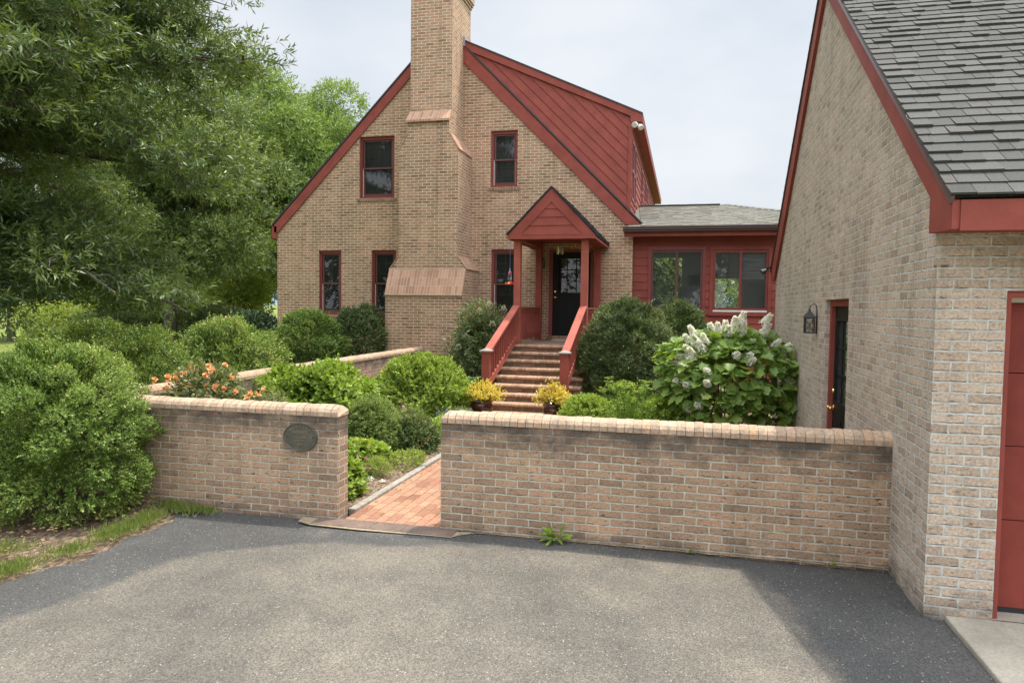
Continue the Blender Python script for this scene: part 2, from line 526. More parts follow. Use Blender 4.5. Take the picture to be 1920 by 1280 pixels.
class MB:
    def __init__(self):
        self.v, self.f, self.uv, self.mi, self.ti, self.cur_t = [], [], [], [], [], .5

    def face(self, pts, mi=0, uv=None, uo=(0, 0)):
        pts = [Vector(p) for p in pts]
        i = len(self.v)
        self.v += [tuple(p) for p in pts]
        self.ti += [self.cur_t] * len(pts)
        self.f.append(tuple(range(i, i + len(pts))))
        self.mi.append(mi)
        if uv is None:
            n = Vector((0, 0, 0))
            for k in range(len(pts)):
                a, b = pts[k], pts[(k + 1) % len(pts)]
                n += Vector(((a.y - b.y) * (a.z + b.z), (a.z - b.z) * (a.x + b.x), (a.x - b.x) * (a.y + b.y)))
            n = n.normalized() if n.length > 1e-9 else Vector((0, 0, 1))
            if n.z < -.999 or n.z > .999:
                u, w = Vector((1, 0, 0)), Vector((0, 1, 0))
            else:
                u = Vector((0, 0, 1)).cross(n).normalized()
                # keep u pointing along +X / +Y so patterns line up
                if (u.x if abs(u.x) > abs(u.y) else u.y) < 0:
                    u = -u
                w = n.cross(u)
                if w.z < 0:
                    w = -w
            uv = [(p.dot(u) + uo[0], p.dot(w) + uo[1]) for p in pts]
        self.uv += list(uv)

    def box(self, x0, x1, y0, y1, z0, z1, mi=0, uo=(0, 0), skip=''):
        p = [(x, y, z) for z in (z0, z1) for y in (y0, y1) for x in (x0, x1)]
        F = {'b': (0, 2, 3, 1), 't': (4, 5, 7, 6), 'f': (0, 1, 5, 4), 'k': (2, 6, 7, 3), 'l': (0, 4, 6, 2), 'r': (1, 3, 7, 5)}
        for k, q in F.items():
            if k not in skip:
                self.face([p[i] for i in q], mi, uo=uo)

    def prism(self, poly, vec, mi=0, uo=(0, 0)):
        """poly: 3D points of one face; vec: extrusion"""
        vec = Vector(vec)
        a = [Vector(p) for p in poly]
        b = [p + vec for p in a]
        self.face(a, mi, uo=uo)
        self.face(b[::-1], mi, uo=uo)
        for k in range(len(a)):
            j = (k + 1) % len(a)
            self.face([a[k], b[k], b[j], a[j]], mi, uo=uo)

    def bar(self, p, q, w, h, side=None, mi=0):
        """square bar from p to q, w across, h along the other axis"""
        p, q = Vector(p), Vector(q)
        d = (q - p).normalized()
        s = Vector(side).normalized() if side is not None else (d.cross(Vector((0, 0, 1))) if abs(d.z) < .9 else Vector((1, 0, 0))).normalized()
        s = (s - d * s.dot(d)).normalized()
        n = s.cross(d)
        a = [p + s * (w / 2 * i) + n * (h / 2 * j) for i, j in ((-1, -1), (1, -1), (1, 1), (-1, 1))]
        self.prism(a, q - p, mi)

    def tube(self, pts, rad, sides=6, mi=0, caps=True):
        pts = [Vector(p) for p in pts]
        n = len(pts)
        rings = []
        prev = None
        for k, p in enumerate(pts):
            d = (pts[min(k + 1, n - 1)] - pts[max(k - 1, 0)]).normalized()
            if prev is None:
                s = d.cross(Vector((0, 0, 1)))
                if s.length < .1:
                    s = d.cross(Vector((1, 0, 0)))
            else:
                s = prev - d * prev.dot(d)
            s.normalize()
            prev = s
            t = d.cross(s)
            r = rad[k] if isinstance(rad, (list, tuple)) else rad
            rings.append([p + (s * math.cos(a) + t * math.sin(a)) * r for a in [2 * math.pi * i / sides for i in range(sides)]])
        for k in range(n - 1):
            for i in range(sides):
                j = (i + 1) % sides
                self.face([rings[k][i], rings[k][j], rings[k + 1][j], rings[k + 1][i]], mi, uv=[(0, 0)] * 4)
        if caps:
            self.face(rings[0][::-1], mi, uv=[(0, 0)] * sides)
            self.face(rings[-1], mi, uv=[(0, 0)] * sides)

    def lathe(self, c, prof, sides=24, mi=0, flute=None):
        c = Vector(c)
        R = []
        for r, z in prof:
            R.append([c + Vector((r * math.cos(2 * math.pi * i / sides) * (1 - (flute(z, i) if flute else 0)), r * math.sin(2 * math.pi * i / sides) * (1 - (flute(z, i) if flute else 0)), z)) for i in range(sides)])
        for k in range(len(R) - 1):
            for i in range(sides):
                j = (i + 1) % sides
                self.face([R[k][i], R[k][j], R[k + 1][j], R[k + 1][i]], mi, uv=[(0, 0)] * 4)

    def ball(self, c, r, seg=10, mi=0, sz=1.0):
        prof = [(max(1e-4, r * math.sin(math.pi * k / seg)), -r * sz * math.cos(math.pi * k / seg)) for k in range(seg + 1)]
        self.lathe(c, prof, seg * 2, mi)

    def build(self, name, mats, parent=None, smooth=False, bevel=0):
        off = wl(parent)
        me = bpy.data.meshes.new(name)
        me.from_pydata([(a[0] - off.x, a[1] - off.y, a[2] - off.z) for a in self.v], [], self.f)
        ul = me.uv_layers.new(name='UVMap')
        ul.data.foreach_set('uv', np.array(self.uv, dtype=np.float32).ravel())
        me.polygons.foreach_set('material_index', np.array(self.mi, dtype=np.int32))
        at = me.attributes.new('tint', 'FLOAT', 'POINT')
        at.data.foreach_set('value', np.array(self.ti, dtype=np.float32))
        if smooth or bevel:
            import bmesh
            bm = bmesh.new()
            bm.from_mesh(me)
            bmesh.ops.remove_doubles(bm, verts=bm.verts, dist=1e-5)
            bmesh.ops.recalc_face_normals(bm, faces=bm.faces)
            bm.to_mesh(me)
            bm.free()
        if smooth:
            me.polygons.foreach_set('use_smooth', [True] * len(me.polygons))
        me.update()
        o = link_mesh(name, me, mats, parent)
        if bevel:
            md = o.modifiers.new('bevel', 'BEVEL')
            md.width = bevel
            md.segments = 2
            md.limit_method = 'ANGLE'
        return o


def clip(poly, a, b, c):
    """keep part of a 2D polygon where a*x+b*y+c>=0"""
    res = []
    for k in range(len(poly)):
        p, q = poly[k], poly[(k + 1) % len(poly)]
        dp, dq = a * p[0] + b * p[1] + c, a * q[0] + b * q[1] + c
        if dp >= 0:
            res.append(p)
        if dp * dq < 0:
            t = dp / (dp - dq)
            res.append((p[0] + (q[0] - p[0]) * t, p[1] + (q[1] - p[1]) * t))
    return res


def siding(mb, poly, P, n, up2, exposure, phase=0.0, thick=.016, holes=()):
    """lapped boards over a convex 2D polygon; P maps 2D to 3D on the wall plane, n its outward normal"""
    n = Vector(n)
    ux, uy = up2
    d = [p[0] * ux + p[1] * uy for p in poly]
    k0, k1 = math.floor((min(d) - phase) / exposure), math.ceil((max(d) - phase) / exposure)
    for k in range(k0, k1):
        lo, hi = phase + k * exposure, phase + (k + 1) * exposure
        q = clip(clip(poly, ux, uy, -lo), -ux, -uy, hi)
        pieces = [q]
        for (x0, x1, y0, y1) in holes:
            nxt = []
            for r in pieces:
                if len(r) < 3:
                    continue
                nxt.append(clip(r, -1, 0, x0))
                nxt.append(clip(r, 1, 0, -x1))
                mid = clip(clip(r, 1, 0, -x0), -1, 0, x1)
                if len(mid) > 2:
                    nxt.append(clip(mid, 0, -1, y0))
                    nxt.append(clip(mid, 0, 1, -y1))
            pieces = nxt
        for r in pieces:
            if len(r) < 3:
                continue
            tp = [(P(*p) + n * (thick * (hi - (p[0] * ux + p[1] * uy)) / exposure + .002)) for p in r]
            mb.cur_t = random.random()
            mb.face(tp)
            for i in range(len(r)):
                j = (i + 1) % len(r)
                mb.face([tp[i], tp[j], P(*r[j]), P(*r[i])])


def wall_with_holes(mb, us, zb, top, holes, P, uo=(0, 0), reveal=None):
    """us: cut positions; top(u): roof line; holes (u0,u1,z0,z1); reveal: 3D vector for the opening depth"""
    cuts = sorted(set(list(us) + [h[0] for h in holes] + [h[1] for h in holes]))
    for a, b in zip(cuts[:-1], cuts[1:]):
        hs = sorted([h for h in holes if h[0] <= a + 1e-6 and h[1] >= b - 1e-6], key=lambda h: h[2])
        z = zb
        for h in hs:
            mb.face([P(a, z), P(b, z), P(b, h[2]), P(a, h[2])], uo=uo)
            z = h[3]
        mb.face([P(a, z), P(b, z), P(b, top(b)), P(a, top(a))], uo=uo)
    if reveal is not None:
        rv = Vector(reveal)
        for (a, b, c, d) in holes:
            q = [Vector(P(a, c)), Vector(P(b, c)), Vector(P(b, d)), Vector(P(a, d))]
            for i in range(4):
                j = (i + 1) % 4
                mb.face([q[i], q[j], q[j] + rv, q[i] + rv], uo=uo)


def shingles(mb, O, U, V, length, wl_, wr_, exposure=.142, tab=(.16, .42), lift=.012, rnd=None):
    """courses of separate tabs; wl_/wr_ give the left/right limits of a course at upslope distance v"""
    R = random.Random(rnd)
    O, U, V = Vector(O), Vector(U).normalized(), Vector(V).normalized()
    N = U.cross(V)
    if N.z < 0:
        N = -N
    k = 0
    while k * exposure < length:
        v0 = k * exposure
        v1 = min(v0 + exposure + .02, length)
        vm = (v0 + min(v0 + exposure, length)) / 2
        x, xe = wl_(vm), wr_(vm)
        x -= R.uniform(0, .2)
        wob = R.uniform(-.008, .008)
        while x < xe:
            w = R.uniform(*tab)
            a, b = max(x, wl_(vm)), min(x + w - .004, xe)
            x += w
            if b - a < .01:
                continue
            lam = R.choice((0, 0, 1))
            h = lift * (1.0 + .75 * lam) + R.uniform(-.002, .003)
            d = wob + R.uniform(-.004, .004) - .008 * lam
            mb.cur_t = min(1, max(0, R.gauss(.5, .24)))
            if R.random() < .03:
                mb.cur_t = 1
            p = [O + U * a + V * (v0 + d), O + U * b + V * (v0 + d + R.uniform(-.003, .003)), O + U * b + V * v1, O + U * a + V * v1]
            t = [p[0] + N * h, p[1] + N * h, p[2] + N * .003, p[3] + N * .003]
            mb.face(t)
            mb.face([p[0], p[1], t[1], t[0]])
            mb.face([p[0], t[0], t[3], p[3]])
            mb.face([p[1], p[2], t[2], t[1]])
        k += 1


def leaves(name, P, D, N, Ln, Wd, tint, mat, parent, lift=.12, shape='diamond'):
    """many leaf blades in ONE mesh: P base, D direction, N facing, all (n,3)"""
    P, D, N = (np.asarray(a, dtype=np.float64) for a in (P, D, N))
    n = len(P)
    D = D / (np.linalg.norm(D, axis=1, keepdims=True) + 1e-9)
    S = np.cross(D, N)
    S /= (np.linalg.norm(S, axis=1, keepdims=True) + 1e-9)
    N2 = np.cross(S, D)
    Ln = np.asarray(Ln).reshape(-1, 1) * np.ones((n, 1))
    Wd = np.asarray(Wd).reshape(-1, 1) * np.ones((n, 1))
    off = np.array(wl(parent))
    P = P - off
    if shape == 'diamond':
        sp = [(0, 0, 0), (.45, .5, lift), (1, 0, 0), (.45, -.5, lift)]
        fc = [(0, 1, 2, 3)]
    elif shape == 'oval':
        sp = [(0, 0, 0), (.28, .45, lift), (.68, .42, lift), (1, 0, -.05), (.68, -.42, lift), (.28, -.45, lift), (.5, 0, 0)]
        fc = [(0, 1, 6), (1, 2, 6), (2, 3, 6), (3, 4, 6), (4, 5, 6), (5, 0, 6)]
    elif shape == 'lobed':
        ring = [(0, 0), (.10, .22), (.02, .46), (.26, .34), (.34, .60), (.50, .34), (.66, .50), (.76, .24), (1.0, .0)]
        ring = ring + [(a, -b) for a, b in ring[-2:0:-1]]
        sp = [(.42, 0, 0)] + [(a, b, (lift * abs(b) * 2 - .18 * max(0, a - .5))) for a, b in ring]
        m = len(ring)
        fc = [(0, 1 + i, 1 + (i + 1) % m) for i in range(m)]
    elif shape == 'blade':
        sp = [(0, .5, 0), (.5, .42, .10), (1, 0, -.25), (.5, -.42, .10), (0, -.5, 0)]
        fc = [(0, 1, 3, 4), (1, 2, 3)]
    k = len(sp)
    V = np.empty((n, k, 3))
    for i, (a, b, c) in enumerate(sp):
        V[:, i] = P + D * Ln * a + S * Wd * b + N2 * ((Ln if shape == 'blade' else Wd) * c)
    me = bpy.data.meshes.new(name)
    me.vertices.add(n * k)
    me.vertices.foreach_set('co', V.astype(np.float32).ravel())
    cnt = [len(f) for f in fc]
    per = sum(cnt)
    base = np.array([j for f in fc for j in f], dtype=np.int32)
    me.loops.add(n * per)
    me.loops.foreach_set('vertex_index', (np.arange(n, dtype=np.int32)[:, None] * k + base[None]).ravel())
    starts = np.concatenate([[0], np.cumsum(cnt)[:-1]]).astype(np.int32)
    me.polygons.add(n * len(fc))
    me.polygons.foreach_set('loop_start', (np.arange(n, dtype=np.int32)[:, None] * per + starts[None]).ravel())
    me.polygons.foreach_set('loop_total', np.tile(np.array(cnt, dtype=np.int32), n))
    me.update(calc_edges=True)
    at = me.attributes.new('tint', 'FLOAT', 'POINT')
    at.data.foreach_set('value', np.repeat(np.clip(np.asarray(tint, dtype=np.float32) * np.ones(n, dtype=np.float32), 0, 1), k))
    return link_mesh(name, me, mat, parent)


def unit(a):
    return a / (np.linalg.norm(a, axis=-1, keepdims=True) + 1e-9)


def sprig_leaves(rg, P, T, slen, k, llen, lw, spread=.9, tint=None, tvar=.18):
    """k leaves along each sprig (base P, direction T) -> arrays for leaves()"""
    n = len(P)
    A = unit(np.cross(T, rg.normal(size=(n, 3))))
    B = np.cross(T, A)
    LP, LD, LN, LL, LW, LT = [], [], [], [], [], []
    for i in range(k):
        f = (i + .5) / k
        ang = i * 2.4 + rg.uniform(0, .6, (n, 1))
        rad = A * np.cos(ang) + B * np.sin(ang)
        sp = spread * (1.15 - .7 * f)
        LP.append(P + T * (slen * f).reshape(-1, 1) if isinstance(slen, np.ndarray) else P + T * slen * f)
        LD.append(T * (1 - sp * .55) + rad * sp + rg.normal(0, .12, (n, 3)))
        LN.append(T * .8 + rad * -.2 + rg.normal(0, .35, (n, 3)) + np.array([0, 0, .35]))
        LL.append(llen * rg.uniform(.55, 1.25, n))
        LW.append(lw * rg.uniform(.8, 1.15, n))
        LT.append((tint if tint is not None else .5) + rg.normal(0, tvar, n) + .18 * (f - .5))
    c = np.concatenate
    return c(LP), c(LD), c(LN), c(LL), c(LW), c(LT)


def lumpy(rg, d, k=14, amp=(-.14, .2), sig=.4):
    c = unit(rg.normal(size=(k, 3)))
    a = rg.uniform(*amp, k)
    ang = np.arccos(np.clip(d @ c.T, -1, 1))
    return 1 + (a * np.exp(-ang ** 2 / (2 * sig ** 2))).sum(1)


def shrub(name, x, y, zb, rx, ry, h, n, llen, lw, mat, label, cat='shrub', group=None, k=8, seed=0, slen=.06, lump=14, amp=(-.14, .2), sig=.4, upb=.3, shape='diamond',
          clumps=0, ca=.12, depth=.10, inner=.3, tvar=.18, rand=.45, flowers=None, spread=.9, lowz=-.75, stems=6, patch=.22):
    rg = np.random.default_rng(seed + 11)
    t = thing(name, (x, y, zb), label, cat, group)
    d = unit(rg.normal(size=(n, 3)))
    d[:, 2] = np.where(d[:, 2] < lowz, -d[:, 2], d[:, 2])
    r = lumpy(rg, d, lump, amp, sig)
    fac = 1 - np.abs(rg.normal(0, depth, n))
    if clumps:
        cc = unit(rg.normal(size=(clumps, 3)))
        mxd = np.concatenate([(d[i:i + 2000] @ cc.T).max(1) for i in range(0, n, 2000)])
        a0 = 1.25 * math.sqrt(4 * math.pi / clumps) * .5
        ang = np.arccos(np.clip(mxd, -1, 1))
        r = r * (1 + ca * (.5 - np.minimum(1.6, (ang / a0) ** 2)))
    m = rg.random(n) < inner
    fac[m] = rg.uniform(.45, .95, m.sum())
    m2 = rg.random(n) < .03
    fac[m2] *= rg.uniform(1.04, 1.15, m2.sum())
    cz = zb + h * .46
    ell = np.array([rx, ry, h * .54])
    P = np.array([x, y, cz]) + d * ell * (r * fac)[:, None]
    P[:, 2] = np.maximum(P[:, 2], zb + .02)
    nn = unit(d / ell)
    T = unit(nn + rg.normal(0, rand, (n, 3)) + np.array([0, 0, upb]))
    # patches of lighter and darker growth
    pc = unit(rg.normal(size=(26, 3)))
    pt = rg.uniform(-patch, patch, 26)
    tint = .45 + pt[np.argmax(d @ pc.T, 1)] * .7 + (r - 1) * .5
    arr = sprig_leaves(rg, P, T, slen, k, llen, lw, spread, tint, tvar)
    leaves('foliage', *arr, mat, t, shape=shape)
    if stems:
        mb = MB()
        for i in range(stems):
            a = rg.uniform(0, 6.28)
            e = (x + math.cos(a) * rx * .55, y + math.sin(a) * ry * .55, zb + h * rg.uniform(.5, .8))
            s = (x + math.cos(a) * .06, y + math.sin(a) * .06, zb - .02)
            mid = ((e[0] * .35 + s[0] * .65), (e[1] * .35 + s[1] * .65), zb + h * .35)
            mb.tube([s, mid, e], [.018, .012, .005], 5)
        mb.build('stem', STEM, t)
    return t, rg, (P, d, r, cz, ell)


def struct(name, mb, mats, **kw):
    o = mb.build(name, mats, None, **kw)
    o['kind'] = 'structure'
    return o


# ================================================================== GROUND
mb = MB()
# lawn sheet reaching the horizon, gently rolling far away
xs = [-900, -400, -150, -80, -50, -35, -25, -18, -12, -9, -6.5, -4.75, -3, 2, 12, 40, 150, 500, 900]
ys = [-300, -80, -30, -8, 0, 3, 6, 9, 13, 18, 25, 35, 50, 75, 120, 300, 1200]


def gz(x, y):
    z = -.03
    if x < -4.7:
        z += .10 * min(1, (-4.7 - x) / 1.2)
    return z


for i in range(len(xs) - 1):
    for j in range(len(ys) - 1):
        q = [(xs[i], ys[j]), (xs[i + 1], ys[j]), (xs[i + 1], ys[j + 1]), (xs[i], ys[j + 1])]
        mb.face([(a, b, gz(a, b)) for a, b in q])
m, t, b = newmat('lawn')
tcn = nd(t, 'ShaderNodeTexCoord')
n1 = noise(t, tcn.outputs['Object'], .35, 5, .6)
n2 = noise(t, tcn.outputs['Object'], 14, 4, .7)
col = ramp(t, n1.outputs['Fac'], [(.3, L(.105, .135, .036)), (.55, L(.165, .195, .052)), (.75, L(.24, .25, .085))])
col = mixc(t, .6, col, ramp(t, n2.outputs['Fac'], [(.3, (.5, .5, .5, 1)), (.7, (1.5, 1.5, 1.4, 1))]), 'MULTIPLY')
ln(t, col, b.inputs['Base Color'])
b.inputs['Roughness'].default_value = 1
b.inputs['Specular IOR Level'].default_value = .1
bump(t, b, n2.outputs['Fac'], .05)
LAWN = m
struct('lawn', mb, LAWN)

# asphalt driveway, with an older bleached wearing patch inside a darker resealed margin and a painted garage shadow
DZ = .04
edge = [(-2.6, -4.0), (-4.3, -.5), (-4.62, 2.0), (-4.71, 3.99), (-4.58, 4.66), (-4.60, 5.44), (-4.74, 6.02)]
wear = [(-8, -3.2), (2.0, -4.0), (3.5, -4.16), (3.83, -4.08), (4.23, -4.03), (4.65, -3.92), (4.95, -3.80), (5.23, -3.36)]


def lerp(tab, v):
    if v <= tab[0][0]:
        return tab[0][1]
    for (a, b2), (c, d) in zip(tab[:-1], tab[1:]):
        if v <= c:
            return b2 + (d - b2) * (v - a) / (c - a)
    return tab[-1][1]


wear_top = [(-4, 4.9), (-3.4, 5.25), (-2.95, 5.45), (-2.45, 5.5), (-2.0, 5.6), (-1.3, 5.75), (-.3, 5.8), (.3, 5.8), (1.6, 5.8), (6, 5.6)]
mb = MB()
vs, fs, tv = [], [], []
GX = np.linspace(-4.8, 12, 211)
GY = np.linspace(-9, 6.15, 191)
ed = [(b2, a) for a, b2 in edge]
ed = sorted([(p[1], p[0]) for p in edge])
for gy in GY:
    xl = lerp(ed, gy) + .035 * math.sin(gy * 7.1) + .02 * math.sin(gy * 17)
    for gx in GX:
        x = xl + (gx + 4.8) / 16.8 * (12 - xl)
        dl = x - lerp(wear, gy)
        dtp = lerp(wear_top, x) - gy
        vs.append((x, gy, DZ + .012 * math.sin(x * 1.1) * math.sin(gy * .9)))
        dl = min(dl, lerp([(-8, 9), (1, 2.2), (3.6, 1.02), (4.3, .93), (4.7, .85), (5.3, .76), (5.8, .55)], gy) - x)  # unworn patch by the garage, edged along its cast shadow to paint that shade
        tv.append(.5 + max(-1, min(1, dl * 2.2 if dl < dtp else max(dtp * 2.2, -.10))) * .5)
nx = len(GX)
for j in range(len(GY) - 1):
    for i in range(nx - 1):
        a = j * nx + i
        fs.append((a, a + 1, a + nx + 1, a + nx))
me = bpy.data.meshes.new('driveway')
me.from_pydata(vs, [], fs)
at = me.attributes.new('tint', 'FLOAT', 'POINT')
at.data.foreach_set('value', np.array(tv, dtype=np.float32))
m, t, b = newmat('worn asphalt')
tcn = nd(t, 'ShaderNodeTexCoord')
P0 = tcn.outputs['Object']
at = nd(t, 'ShaderNodeAttribute')
at.attribute_name = 'tint'
wn = noise(t, P0, 2.2, 4, .6)
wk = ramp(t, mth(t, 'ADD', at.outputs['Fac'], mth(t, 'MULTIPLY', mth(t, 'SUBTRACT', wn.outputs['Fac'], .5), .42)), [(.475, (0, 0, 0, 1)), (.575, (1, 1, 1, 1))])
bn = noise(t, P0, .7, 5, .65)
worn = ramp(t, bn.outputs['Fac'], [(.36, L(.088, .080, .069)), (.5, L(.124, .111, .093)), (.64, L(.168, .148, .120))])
fresh = ramp(t, bn.outputs['Fac'], [(.3, L(.052, .051, .050)), (.7, L(.092, .089, .083))])  # colour of the resealed margin and of the painted garage shadow
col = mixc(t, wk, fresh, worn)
# aggregate
vo = nd(t, 'ShaderNodeTexVoronoi')
vo.inputs['Scale'].default_value = 135
ln(t, P0, vo.inputs['Vector'])
vb = nd(t, 'ShaderNodeRGBToBW')
ln(t, vo.outputs['Color'], vb.inputs[0])
col = mixc(t, .8, col, ramp(t, vb.outputs[0], [(.1, (.40, .40, .41, 1)), (.5, (.94, .94, .94, 1)), (.88, (1.6, 1.57, 1.5, 1))]), 'MULTIPLY')
vo2 = nd(t, 'ShaderNodeTexVoronoi')
vo2.inputs['Scale'].default_value = 62
ln(t, P0, vo2.inputs['Vector'])
vb2 = nd(t, 'ShaderNodeRGBToBW')
ln(t, vo2.outputs['Color'], vb2.inputs[0])
pick = mth(t, 'MULTIPLY', mth(t, 'GREATER_THAN', vb2.outputs[0], .83), mth(t, 'LESS_THAN', vo2.outputs['Distance'], .28))
col = mixc(t, mth(t, 'MULTIPLY', pick, .75), col, L(.42, .40, .35))
# oil smudges and tyre scuffs
on = noise(t, P0, 1.3, 3, .5)
col = mixc(t, ramp(t, on.outputs['Fac'], [(.60, (0, 0, 0, 1)), (.72, (.35,) * 3 + (1,))]), col, L(.06, .058, .055))
ln(t, col, b.inputs['Base Color'])
b.inputs['Roughness'].default_value = .85
b.inputs['Specular IOR Level'].default_value = .35
bump(t, b, mth(t, 'ADD', vb.outputs[0], mth(t, 'MULTIPLY', vb2.outputs[0], .7)), .006)
ASPH = m
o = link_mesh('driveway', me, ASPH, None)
o['kind'] = 'structure'

# concrete apron in front of the garage door
m, t, b = newmat('stained concrete')
tcn = nd(t, 'ShaderNodeTexCoord')
n1 = noise(t, tcn.outputs['Object'], 1.8, 5, .65)
n2 = noise(t, tcn.outputs['Object'], 70, 3, .6)
col = ramp(t, n1.outputs['Fac'], [(.3, L(.22, .19, .145)), (.5, L(.33, .295, .235)), (.7, L(.40, .36, .29))])
col = mixc(t, .4, col, ramp(t, n2.outputs['Fac'], [(.3, (.6, .6, .6, 1)), (.7, (1.4, 1.4, 1.4, 1))]), 'MULTIPLY')
ln(t, col, b.inputs['Base Color'])
b.inputs['Roughness'].default_value = .9
bump(t, b, n2.outputs['Fac'], .003)
CONC = m
mb = MB()
mb.box(1.72, 9, 1.6, 5.16, -.1, .066, skip='b')
mb.box(2.0, 6.9, 5.16, 5.6, -.1, .066, skip='bf')
struct('concrete_apron', mb, CONC, bevel=.012)

# mulch beds
m, t, b = newmat('mulch and soil')
tcn = nd(t, 'ShaderNodeTexCoord')
vo = nd(t, 'ShaderNodeTexVoronoi')
vo.inputs['Scale'].default_value = 55
mpn = nd(t, 'ShaderNodeMapping')
mpn.inputs['Scale'].default_value = (1, .45, 1)
mpn.inputs['Rotation'].default_value = (0, 0, .5)
ln(t, tcn.outputs['Object'], mpn.inputs['Vector'])
ln(t, mpn.outputs[0], vo.inputs['Vector'])
vb = nd(t, 'ShaderNodeRGBToBW')
ln(t, vo.outputs['Color'], vb.inputs[0])
n1 = noise(t, tcn.outputs['Object'], 2, 5, .65)
col = ramp(t, vb.outputs[0], [(.15, L(.055, .036, .024)), (.5, L(.14, .095, .062)), (.85, L(.26, .19, .125))])
col = mixc(t, .5, col, ramp(t, n1.outputs['Fac'], [(.3, (.55, .5, .45, 1)), (.7, (1.5, 1.45, 1.35, 1))]), 'MULTIPLY')
ln(t, col, b.inputs['Base Color'])
b.inputs['Roughness'].default_value = 1
bump(t, b, vb.outputs[0], .02)
MULCH = m


def patch(name, x0, x1, y0, y1, z, mat, amp=.03, n=24, edge_amp=.0):
    vs, fs = [], []
    nx, ny = max(4, int((x1 - x0) * 6)), max(4, int((y1 - y0) * 6))
    for j in range(ny + 1):
        for i in range(nx + 1):
            x, y = x0 + (x1 - x0) * i / nx, y0 + (y1 - y0) * j / ny
            if i in (0, nx):
                x += edge_amp * math.sin(y * 5.3 + i) + edge_amp * .6 * math.sin(y * 13.1)
            vs.append((x, y, z + amp * (math.sin(x * 3.1 + y) * math.sin(y * 2.3 - x * .7) + .4 * math.sin(x * 9) * math.sin(y * 8))))
    for j in range(ny):
        for i in range(nx):
            a = j * (nx + 1) + i
            fs.append((a, a + 1, a + nx + 2, a + nx + 1))
    me = bpy.data.meshes.new(name)
    me.from_pydata(vs, [], fs)
    o = link_mesh(name, me, mat, None)
    o['kind'] = 'structure'
    return o


patch('garden_bed', -5.9, -3.13, 6.2, 16.7, .085, MULCH, .025)
patch('garden_bed', -2.08, 1.594, 6.2, 16.8, .085, MULCH, .025)
vs, fs = [], []
for j in range(61):
    y = -2 + 8.3 * j / 60
    xl = lerp(ed, y)
    for i in range(31):
        x = xl + .06 - 3.6 * (i / 30)
        vs.append((x, y, gz(x, y) + .035 + .008 * math.sin(x * 9 + y * 3) * math.sin(y * 7) - (.05 if i == 30 or j in (0, 60) else 0)))
for j in range(60):
    for i in range(30):
        fs.append((j * 31 + i, j * 31 + i + 1, (j + 1) * 31 + i + 1, (j + 1) * 31 + i))
me = bpy.data.meshes.new('mulch_strip')
me.from_pydata(vs, [], fs)
o = link_mesh('mulch_strip', me, MULCH, None)
o['kind'] = 'structure'

# brick garden path
mb = MB()
mb.face([(-3.05, 6.02, .062), (-2.08, 6.02, .062), (-2.08, 12.1, .075), (-3.05, 12.1, .075)])
struct('path', mb, BR_PATH)

# dark threshold slab with a sandy joint in the wall opening
m, t, b = newmat('sandy grout')
tcn = nd(t, 'ShaderNodeTexCoord')
n2 = noise(t, tcn.outputs['Object'], 40, 4, .7)
ln(t, ramp(t, n2.outputs['Fac'], [(.3, L(.17, .135, .085)), (.7, L(.36, .29, .19))]), b.inputs['Base Color'])
b.inputs['Roughness'].default_value = 1
bump(t, b, n2.outputs['Fac'], .01)
SAND = m
mb = MB()
z = .055
pts = [(-3.47, 6.0), (-3.44, 5.86), (-3.30, 5.80), (-2.8, 5.775), (-2.2, 5.795), (-1.93, 5.80), (-1.86, 5.90), (-1.76, 5.965), (-1.76, 6.02), (-3.47, 6.02)]
mb.face([(a, b2, z) for a, b2 in pts])
# thin sandy line along the wall feet
for k in range(40):
    x = -2.0 + k * .09
    w = .006 + .022 * math.sin(k * 1.7) ** 2
    x2 = min(x + .09, 1.59)
    w2 = .006 + .022 * math.sin((k + 1) * 1.7) ** 2
    mb.face([(x, 5.998 - w, z), (x2, 5.998 - w2, z), (x2, 6.01, z), (x, 6.01, z)])
struct('sand_joint', mb, SAND)
m, t, b = newmat('rusty brown slab')
tcn = nd(t, 'ShaderNodeTexCoord')
n1 = noise(t, tcn.outputs['Object'], 5, 5, .65)
n2 = noise(t, tcn.outputs['Object'], 60, 3)
col = mixc(t, .5, ramp(t, n1.outputs['Fac'], [(.3, L(.085, .062, .05)), (.6, L(.15, .10, .075)), (.8, L(.24, .15, .10))]), ramp(t, n2.outputs['Fac'], [(.3, (.6, .6, .6, 1)), (.7, (1.4, 1.4, 1.4, 1))]), 'MULTIPLY')
ln(t, col, b.inputs['Base Color'])
b.inputs['Roughness'].default_value = .8
bump(t, b, n2.outputs['Fac'], .003)
SLAB = m
mb = MB()
for a, b2 in ((-3.30, -2.72), (-2.715, -2.42), (-2.415, -1.93)):
    mb.box(a, b2, 5.82, 6.03, .02, .060 + random.uniform(0, .003), skip='b')
o = mb.build('threshold_slab', SLAB, None, bevel=.006)
o['kind'] = 'structure'

# timber edging along the path
mb = MB()
for k in range(3):
    y0 = 6.26 + k * 1.95
    mb.box(-3.135, -3.055, y0, y0 + 1.93, .02, .092 + .01 * (k % 2), skip='b')
o = mb.build('timber_edging', TIMBER, None, bevel=.012)
tag(o, 'weathered grey timber edging between the mulch bed and the brick path', 'edging')


